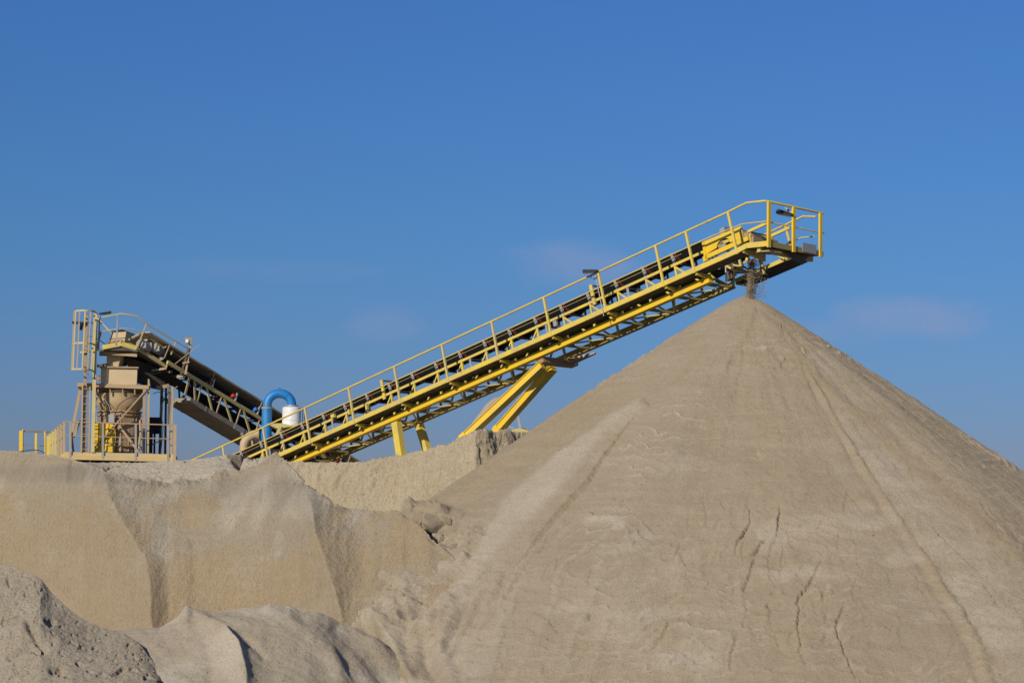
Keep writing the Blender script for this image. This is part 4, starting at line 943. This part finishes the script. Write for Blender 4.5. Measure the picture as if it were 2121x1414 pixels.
dsp += sl_ * .05 * fbm(G * np.array([1, 1, .6]), 1.3, 4, .55, True); mark = np.maximum(mark, .55 * sl_ * sm(-.1, .5, fbm(G, .9, 4)))
arcs = soft(px, py, [(1150, 1080), (1420, 1040), (1440, 1200), (1250, 1430), (880, 1430), (1000, 1240)], 60) * near       # arched sheets of pale sand
rp = np.hypot(px - 1560, (py - 1500) * 1.0)
dsp += arcs * .022 * vnoise(np.stack([rp * .055 + 2.2 * fbm(G, .7, 3), px * .004, py * 0], -1))
mark = np.maximum(mark, .28 * arcs * sm(.1, .6, vnoise(np.stack([rp * .055 + 2.2 * fbm(G, .7, 3), px * .004, py * 0], -1))))
d_, sd, al_ = pdist(px, py, [(1218, 1078), (1262, 1074), (1290, 1092)]); mark = np.maximum(mark, near * .7 * np.exp(-(d_ / 9) ** 2)); dsp += near * .03 * np.exp(-(d_ / 8) ** 2)
# broken blocks where the pile meets the tan bank, and the gullies below
rub = soft(px, py, [(826, 1040), (880, 1052), (930, 1062), (978, 1082), (990, 1108), (968, 1168), (930, 1150), (880, 1100), (840, 1075)], 16) * near
qn = 3.2 * fbm(G + 7, 1.05, 3, .5); fl_ = np.floor(qn); terr = (fl_ + sm(.72, 1.0, qn - fl_)) / 3.2      # slabs that have slipped
dsp += rub * (.62 * terr + .16 * fbm(G, 1.7, 4, .55, True) + .05 * fbm(G, 6, 3, .6, True) + .14)
lum = soft(px, py, [(690, 1210), (760, 1195), (810, 1188), (880, 1205), (930, 1240), (900, 1300), (800, 1330), (720, 1290)], 26) * near
dsp += lum * (.26 * fbm(G, 1.1, 4, .55, True) + .06 * fbm(G, 5, 3, .6, True) + .10)
for pth, wd2, a_ in (([(742, 1262), (770, 1320), (815, 1385), (850, 1430)], 14, -.16), ([(900, 1216), (868, 1280), (872, 1340), (905, 1420)], 16, -.14), ([(820, 1230), (845, 1290), (835, 1340)], 12, -.10), ([(960, 1180), (900, 1215), (880, 1260)], 14, -.12), ([(790, 1300), (830, 1370), (860, 1430)], 12, .12), ([(935, 1250), (915, 1330), (940, 1420)], 14, .08)):
    d_, sd, al_ = pdist(jx, jy, pth); dsp += near * a_ * np.exp(-(d_ / wd2) ** 2)
low = soft(px, py, [(690, 1215), (1000, 1190), (1010, 1440), (700, 1440)], 60) * near
dsp += low * .05 * fbm(G, 2.2, 5, .6)
mark = np.maximum(mark, .55 * low * sm(-.2, .4, fbm(G, 1.2, 4)))
G = G + N_ * dsp[..., None]
G[..., 2] = np.maximum(G[..., 2], -.6)
pile = grid_obj('sand_pile', G, 'sand', 'tall conical pile of grey buff sand heaped up below the conveyor head', 'sand pile', {'damp': damp, 'mark': mark}, closed=True)

# ------------------------------------------------------------------ low mound and gravelly heap at the front
mc = [(60, 1330, 47), (200, 1312, 46), (235, 1306, 46), (270, 1304.5, 45.6), (330, 1300, 44.6), (368, 1280, 43.8), (382, 1258, 43.4), (388, 1254, 43.4), (400, 1261, 43.6), (440, 1266, 44.6), (500, 1258, 45), (560, 1252, 45), (600, 1255, 44.6), (640, 1262, 44), (680, 1274, 43), (720, 1291, 42), (770, 1318, 40.5), (830, 1362, 39), (870, 1402, 39), (910, 1460, 39)]
mc = [(x, y, float(np.interp(x, [60, 200, 300, 380, 520, 640, 720, 830, 910], [40.6, 40.6, 40.8, 41, 41.2, 41.4, 41.6, 41.6, 41]))) for x, y, D in mc]
mx = np.arange(60, 920, 10.); my = np.interp(mx, [m[0] for m in mc], [m[1] for m in mc]); my = np.convolve(np.pad(my, 12, 'edge'), np.ones(25) / 25, 'valid')
mb = [(x, y + 34, float(np.interp(x, [m[0] for m in mc], [m[2] for m in mc])) - .9) for x, y in zip(mx, my)]
rows = [[(x, gy(D + 3, -.2), D + 3) for x, y, D in mc], mc, mb, [(x, 1480 + max(0, x - 600) * .2, float(np.interp(x, [60, 300, 400, 640, 720, 830, 910], [37, 37, 37.2, 37.5, 37.8, 38.2, 38.2]))) for x, y, D in mc], [(x, gy(34.5, -.6), 34.5) for x, y, D in mc]]
G = sheet(rows, [24, 60, 130, 40], 70, 905, 620); px, py = proj(G); N_ = normals(G); N_ *= np.sign(N_[..., 2:3])
row = np.arange(G.shape[0])[:, None] * np.ones(G.shape[1]); fr_ = sm(20, 30, row)
hump = ridge(px, py, [(384, 1245), (390, 1258), (418, 1280), (452, 1308), (492, 1358), (508, 1414), (512, 1500)], .36, 45, 17) * fr_ * sm(1256, 1330, py); dsp = hump * 0
dsp += fr_ * (.08 * fbm(G, .8, 4) + .022 * fbm(G, 3.5, 4, .5)) + .012 * fbm(G, 5, 3)
d_, sd, al_ = pdist(px, py, [(545, 1362), (520, 1340), (500, 1320)]); dsp -= .05 * np.exp(-(d_ / 8) ** 2)
for pth, a_ in (([(560, 1262), (640, 1310), (700, 1380), (730, 1440)], .05), ([(620, 1275), (690, 1330), (740, 1400)], -.05), ([(400, 1290), (430, 1340), (440, 1414)], -.05), ([(700, 1300), (760, 1352), (815, 1430)], -.09), ([(775, 1335), (825, 1382), (860, 1440)], .07), ([(650, 1290), (690, 1340), (700, 1414)], .05)):
    d_, sd, al_ = pdist(px, py, pth); dsp += a_ * np.exp(-(d_ / 16) ** 2)
G = G + N_ * dsp[..., None]; G[..., 2] += hump * .8; G += toward(G) * (hump * .3)[..., None]
grid_obj('sand_mound', G, 'sand', 'low pale sand mound with a small pointed crest at the foot of the tan bank', 'sand mound', {'damp': .5 * sm(.1, .5, fbm(G, 1.0, 4)), 'mark': .35 + .65 * sm(-.15, .4, fbm(G, .9, 4))})
hcst = [(-300, 1330, 41.8), (-150, 1215, 41.4), (-60, 1160, 41), (-25, 1158, 40.8), (0, 1165, 40.7), (38, 1176, 40.5), (70, 1189, 40.3), (84, 1198, 40.2), (108, 1228, 40.1), (145, 1262, 39.9), (180, 1285, 39.8), (225, 1303, 39.7), (258, 1314, 39.6), (290, 1336, 39.4), (330, 1385, 38.8), (370, 1470, 37.8)]
rows = [[(x, gy(D + 3.2, -.2), D + 3.2) for x, y, D in hcst], hcst, [(x, 1520, D - 3.9) for x, y, D in hcst], [(x, gy(D - 5.6, -.5), D - 5.6) for x, y, D in hcst]]
G = sheet(rows, [24, 240, 40], -290, 465, 620); px, py = proj(G); N_ = normals(G); N_ *= np.sign(N_[..., 2:3])
row = np.arange(G.shape[0])[:, None] * np.ones(G.shape[1]); fr_ = sm(20, 34, row)
rm = 1 - sm(200, 420, px)
dsp = fr_ * (.08 * fbm(G, .7, 4) + rm * (.02 * fbm(G, 2.6, 5, .55, True) + .025 * sm(.1, .5, fbm(G + 5, 1.2, 3)) * fbm(G, 6, 4, .65, True))  + .014 * fbm(G, 9, 4, .6))
pit = sm(.30, .42, fbm(G + 11, 3.6, 3)) * (.35 + .65 * sm(-.1, .25, fbm(G, .9, 3))); dsp -= fr_ * .075 * pit * (.45 + .55 * rm)
pit = sm(.34, .44, fbm(G + 23, 8.5, 3)); dsp -= fr_ * .028 * pit
for pth, a_, wd2 in (([(60, 1290), (72, 1318), (95, 1345)], -.13, 7), ([(20, 1360), (60, 1338), (85, 1350)], -.10, 6), ([(108, 1390), (125, 1388)], -.12, 6), ([(15, 1198), (20, 1212)], -.06, 4), ([(240, 1290), (310, 1340), (360, 1400)], .05, 10), ([(20, 1310), (80, 1300), (120, 1330)], .08, 20)):
    d_, sd, al_ = pdist(px + 5 * fbm(G, 2, 3), py, pth); dsp += a_ * np.exp(-(d_ / wd2) ** 2)
G = G + N_ * dsp[..., None]
grid_obj('gravel_heap', G, 'heap', 'rough grey gravelly heap in front of the tan bank, full of small clods and hollows', 'gravel heap', {'damp': .3 * sm(.2, .6, fbm(G, 1.0, 4)), 'mark': .5 * sm(.1, .5, fbm(G, 1.6, 4))})
# far pinkish spur of sand beside the tall leg
ax_ = [(950, 922, 3), (962, 908, 5), (978, 891, 8), (992, 875, 10), (1006, 858, 11), (1015, 845, 11), (1022, 838, 10), (1031, 831, 10), (1038, 827, 7), (1041, 824, 2.5)]
ts_ = np.linspace(0, 1, 60); ai = np.linspace(0, 1, len(ax_)); nn_ = 28
cx_, cy_, cr_ = (np.interp(ts_, ai, [q_[i] for q_ in ax_]) for i in range(3)); cx_ = cx_ - 1
G = np.array([[P(x, y, 88) + (RT * math.cos(t) * .75 - UP * math.cos(t) * .65) * (r * 88 / F) * np.array([1, 1, 1]) + np.array([0, 1., 0]) * math.sin(t) * r * 88 / F * 2.2 for t in np.linspace(0, 2 * math.pi, nn_, endpoint=False)] for x, y, r in zip(cx_, cy_, cr_)])
G = G + fbm(G, 2.4, 4)[..., None] * np.array([.07, .07, .07])
px, py = proj(G)
grid_obj('sand_heap', G, 'pinkheap', 'far pinkish spur of sand rising along the near tall yellow leg', 'sand heap', {'damp': np.zeros(px.shape), 'mark': np.zeros(px.shape)}, closed=True)

# ------------------------------------------------------------------ clods lying on the sand
bpy.context.view_layer.update()
from mathutils.bvhtree import BVHTree
dg = bpy.context.evaluated_depsgraph_get()
def bvh(o):
    return o.matrix_world.inverted(), BVHTree.FromObject(o, dg), o.matrix_world
def cast(b, px, py):
    inv, t, mw = b; r = ray(px, py); o_ = inv @ V(CAM); d_ = (inv.to_3x3() @ V(r)).normalized()
    h = t.ray_cast(o_, d_); return None if h[0] is None else np.array(mw @ h[0])
bb = bvh(tan_bank); bc = bvh(pile)
clm = None; ncl = 0
def clod(p, r):
    import bmesh
    bm = bmesh.new(); bmesh.ops.create_icosphere(bm, subdivisions=3, radius=r)
    co_ = np.array([v.co[:] for v in bm.verts]) * np.array([rng.uniform(.9, 1.5), rng.uniform(.6, 1.0), rng.uniform(.5, .85)])
    for k in range(9):                                   # broken faces
        n = rng.normal(size=3); n /= np.linalg.norm(n); o_ = co_ @ n - rng.uniform(.28, .6) * r
        co_ -= np.where(o_ > 0, o_, 0)[:, None] * n
    s0 = rng.uniform(0, 50); co_ += (co_ / r) * (.07 * r * fbm(co_ / r + s0, 2.2, 3))[:, None]
    for v, c_ in zip(bm.verts, co_): v.co = c_
    me = bpy.data.meshes.new('sand_clod'); bm.to_mesh(me); bm.free(); me.materials.append(M['sand'])
    o = bpy.data.objects.new('sand_clod', me); C.objects.link(o); o.location = V(p + np.array([0, 0, r * .1]))
    return o
CL = [(223, 972, .10, 'dark sand clod at the lip of the tan bank below the tower platform'), (233, 968, .06, 'small dark clod just below the tower platform, beside the largest clod'), (246, 966, .06, 'flat clod under the middle of the tower platform'), (216, 984, .07, 'clod hanging on the dark broken lip of the tan bank'), (382, 958, .05, 'small lone clod on the pale slope right of the tower')]
for x, y, r, lab in CL:
    p = cast(bb, x, y)
    if p is not None:
        o = clod(p, r); o['label'] = lab; o['category'] = 'clod'; o['group'] = 'clods on the tan bank'
BL = [(842, 1050, .20, 'large broken sand block, leftmost of the blocks beside the tall pile'), (872, 1068, .24, 'broken sand block second from the tan bank lip'), (905, 1078, .26, 'biggest broken sand block in the gap between bank and tall pile'), (930, 1075, .16, 'small broken sand block under the flank of the tall pile'), (918, 1110, .2, 'broken sand block lowest but one in the gap between bank and pile'), (942, 1130, .18, 'lowest broken sand block, in the notch of bank and pile')]
for x, y, r, lab in BL:
    p = cast(bc, x, y)
    if p is not None:
        o = clod(p - np.array([0, 0, r * .35]), r * 1.15); o.rotation_euler = (rng.uniform(-.5, .5), rng.uniform(.2, .9), rng.uniform(-.6, .6)); o['label'] = lab; o['category'] = 'sand block'; o['group'] = 'broken blocks between bank and pile'

# small stones that have rolled down
bh = [bvh(bpy.data.objects[n]) for n in ('sand_pile', 'gravel_heap', 'sand_mound')]
def pebble_spots():
    out = []
    for i in range(1500):
        k_ = random.random()
        if k_ < .62: x, y = random.uniform(700, 2120), 1412 - abs(random.gauss(0, 210)); t_ = bh[0]
        elif k_ < .84: x, y = random.uniform(0, 330), random.uniform(1190, 1412); t_ = bh[1]
        else: x, y = random.uniform(300, 720), random.uniform(1270, 1412); t_ = bh[2]
        p = cast(t_, x, y)
        if p is not None: out.append(p)
    return out
sp_l = pebble_spots(); it_ = iter(sp_l)
pm = mesh('pebbles', crumbs(len(sp_l), lambda: next(it_), lambda: random.choice((.010, .012, .016, .02, .028)), '', ''), 'heap', (0, 0, 0))
po = bpy.data.objects.new('pebbles', pm); C.objects.link(po); po['kind'] = 'stuff'; po['label'] = 'small stones and crumbs that rolled to the foot of the slopes'

# ------------------------------------------------------------------ ground, sky, sun
g_ = 6000.0
me = mesh('ground', ([(-g_, -g_, 0), (g_, -g_, 0), (g_, g_, 0), (-g_, g_, 0)], [(0, 1, 2, 3)]), 'ground', (0, 0, 0))
go = bpy.data.objects.new('ground', me); C.objects.link(go); go['kind'] = 'structure'; go['label'] = 'flat sandy quarry floor'
SUN = np.array([-math.sin(R(29)) * math.cos(R(23.5)), -math.cos(R(29)) * math.cos(R(23.5)), math.sin(R(23.5))]); SUN /= np.linalg.norm(SUN)
el = math.asin(SUN[2]); az = math.atan2(SUN[0], SUN[1])
w = bpy.data.worlds.new('World'); S.world = w; w.use_nodes = True
N, L = w.node_tree.nodes, w.node_tree.links
bg = N['Background']; sky = N.new('ShaderNodeTexSky'); sky.sky_type = 'NISHITA'; sky.sun_disc = False
sky.sun_elevation = el; sky.sun_rotation = az; sky.air_density = 1.0; sky.dust_density = .4; sky.ozone_density = 4.0; sky.altitude = 100
tc = N.new('ShaderNodeTexCoord').outputs['Generated']
L.new(sky.outputs[0], bg.inputs['Color']); bg.inputs['Strength'].default_value = .10
sx_ = N.new('ShaderNodeSeparateXYZ'); L.new(tc, sx_.inputs[0])
cr = N.new('ShaderNodeValToRGB'); L.new(sx_.outputs['Z'], cr.inputs['Fac']); e_ = cr.color_ramp.elements       # thin air tint, deeper towards the horizon
e_[0].position = .02; e_[0].color = (.33, .35, .56, 1); e_[1].position = .26; e_[1].color = (.32, .55, .86, 1)
for p_, c_ in ((.05, (.317, .378, .60)), (.14, (.297, .488, .716))):
    x_ = e_.new(p_); x_.color = (*c_, 1)
SKYCOL = mixc(N, L, 1.0, sky.outputs[0], cr.outputs['Color'], 'MULTIPLY')
# three faint wisps of cloud, by direction
def wisp(col, px, py, wx, wy, amt, tint=(2.35, 3.1, 5.1)):
    c_ = ray(px, py); c_ /= np.linalg.norm(c_); ex = ray(px + 100, py) ; ex /= np.linalg.norm(ex); ex = ex - c_; sx = np.linalg.norm(ex) / 100; ex /= np.linalg.norm(ex)
    ey = ray(px, py + 100); ey /= np.linalg.norm(ey); ey = ey - c_; ey /= np.linalg.norm(ey)
    def dot(v_, half):
        d = N.new('ShaderNodeVectorMath'); d.operation = 'DOT_PRODUCT'; d.inputs[1].default_value = V(v_); L.new(tc, d.inputs[0])
        a = N.new('ShaderNodeMath'); a.operation = 'SUBTRACT'; L.new(d.outputs['Value'], a.inputs[0]); a.inputs[1].default_value = float(c_ @ v_)
        b = N.new('ShaderNodeMath'); b.operation = 'DIVIDE'; L.new(a.outputs[0], b.inputs[0]); b.inputs[1].default_value = half * sx
        p = N.new('ShaderNodeMath'); p.operation = 'POWER'; L.new(b.outputs[0], p.inputs[0]); p.inputs[1].default_value = 2; return p.outputs[0]
    s = N.new('ShaderNodeMath'); s.operation = 'ADD'; L.new(dot(ex, wx), s.inputs[0]); L.new(dot(ey, wy), s.inputs[1])
    n = N.new('ShaderNodeTexNoise'); n.inputs['Scale'].default_value = 26; n.inputs['Detail'].default_value = 6; n.inputs['Roughness'].default_value = .6
    mp = N.new('ShaderNodeMapping'); mp.inputs['Scale'].default_value = (1, 1, 2.4); L.new(tc, mp.inputs['Vector']); L.new(mp.outputs[0], n.inputs['Vector'])
    k = N.new('ShaderNodeMath'); k.operation = 'MULTIPLY_ADD'; L.new(n.outputs['Fac'], k.inputs[0]); k.inputs[1].default_value = -2.6; L.new(s.outputs[0], k.inputs[2])
    r = N.new('ShaderNodeMapRange'); r.interpolation_type = 'SMOOTHSTEP'; L.new(k.outputs[0], r.inputs['Value']); r.inputs['From Min'].default_value = .25; r.inputs['From Max'].default_value = -1.7; r.inputs['To Max'].default_value = amt
    return mixc(N, L, r.outputs['Result'], col, tint)
for a_ in ((1895, 655, 165, 48, .72), (1185, 545, 135, 50, .5), (795, 672, 85, 38, .3), (1720, 690, 150, 34, .3), (540, 560, 260, 30, .12)):
    SKYCOL = wisp(SKYCOL, *a_)
L.new(SKYCOL, bg.inputs['Color'])
sd_ = bpy.data.lights.new('sun', 'SUN'); sd_.energy = 3.7; sd_.angle = R(.53); sd_.color = (1, .93, .82)
so_ = bpy.data.objects.new('sun', sd_); C.objects.link(so_); so_.rotation_euler = V(-SUN).to_track_quat('-Z', 'Y').to_euler()
S.view_settings.view_transform = 'Standard'; S.view_settings.look = 'None'; S.view_settings.gamma = 1; S.view_settings.exposure = 0
S.view_settings.use_curve_mapping = False
S.render.engine = 'CYCLES'; S.cycles.use_denoising = True; S.cycles.max_bounces = 6; S.cycles.diffuse_bounces = 3
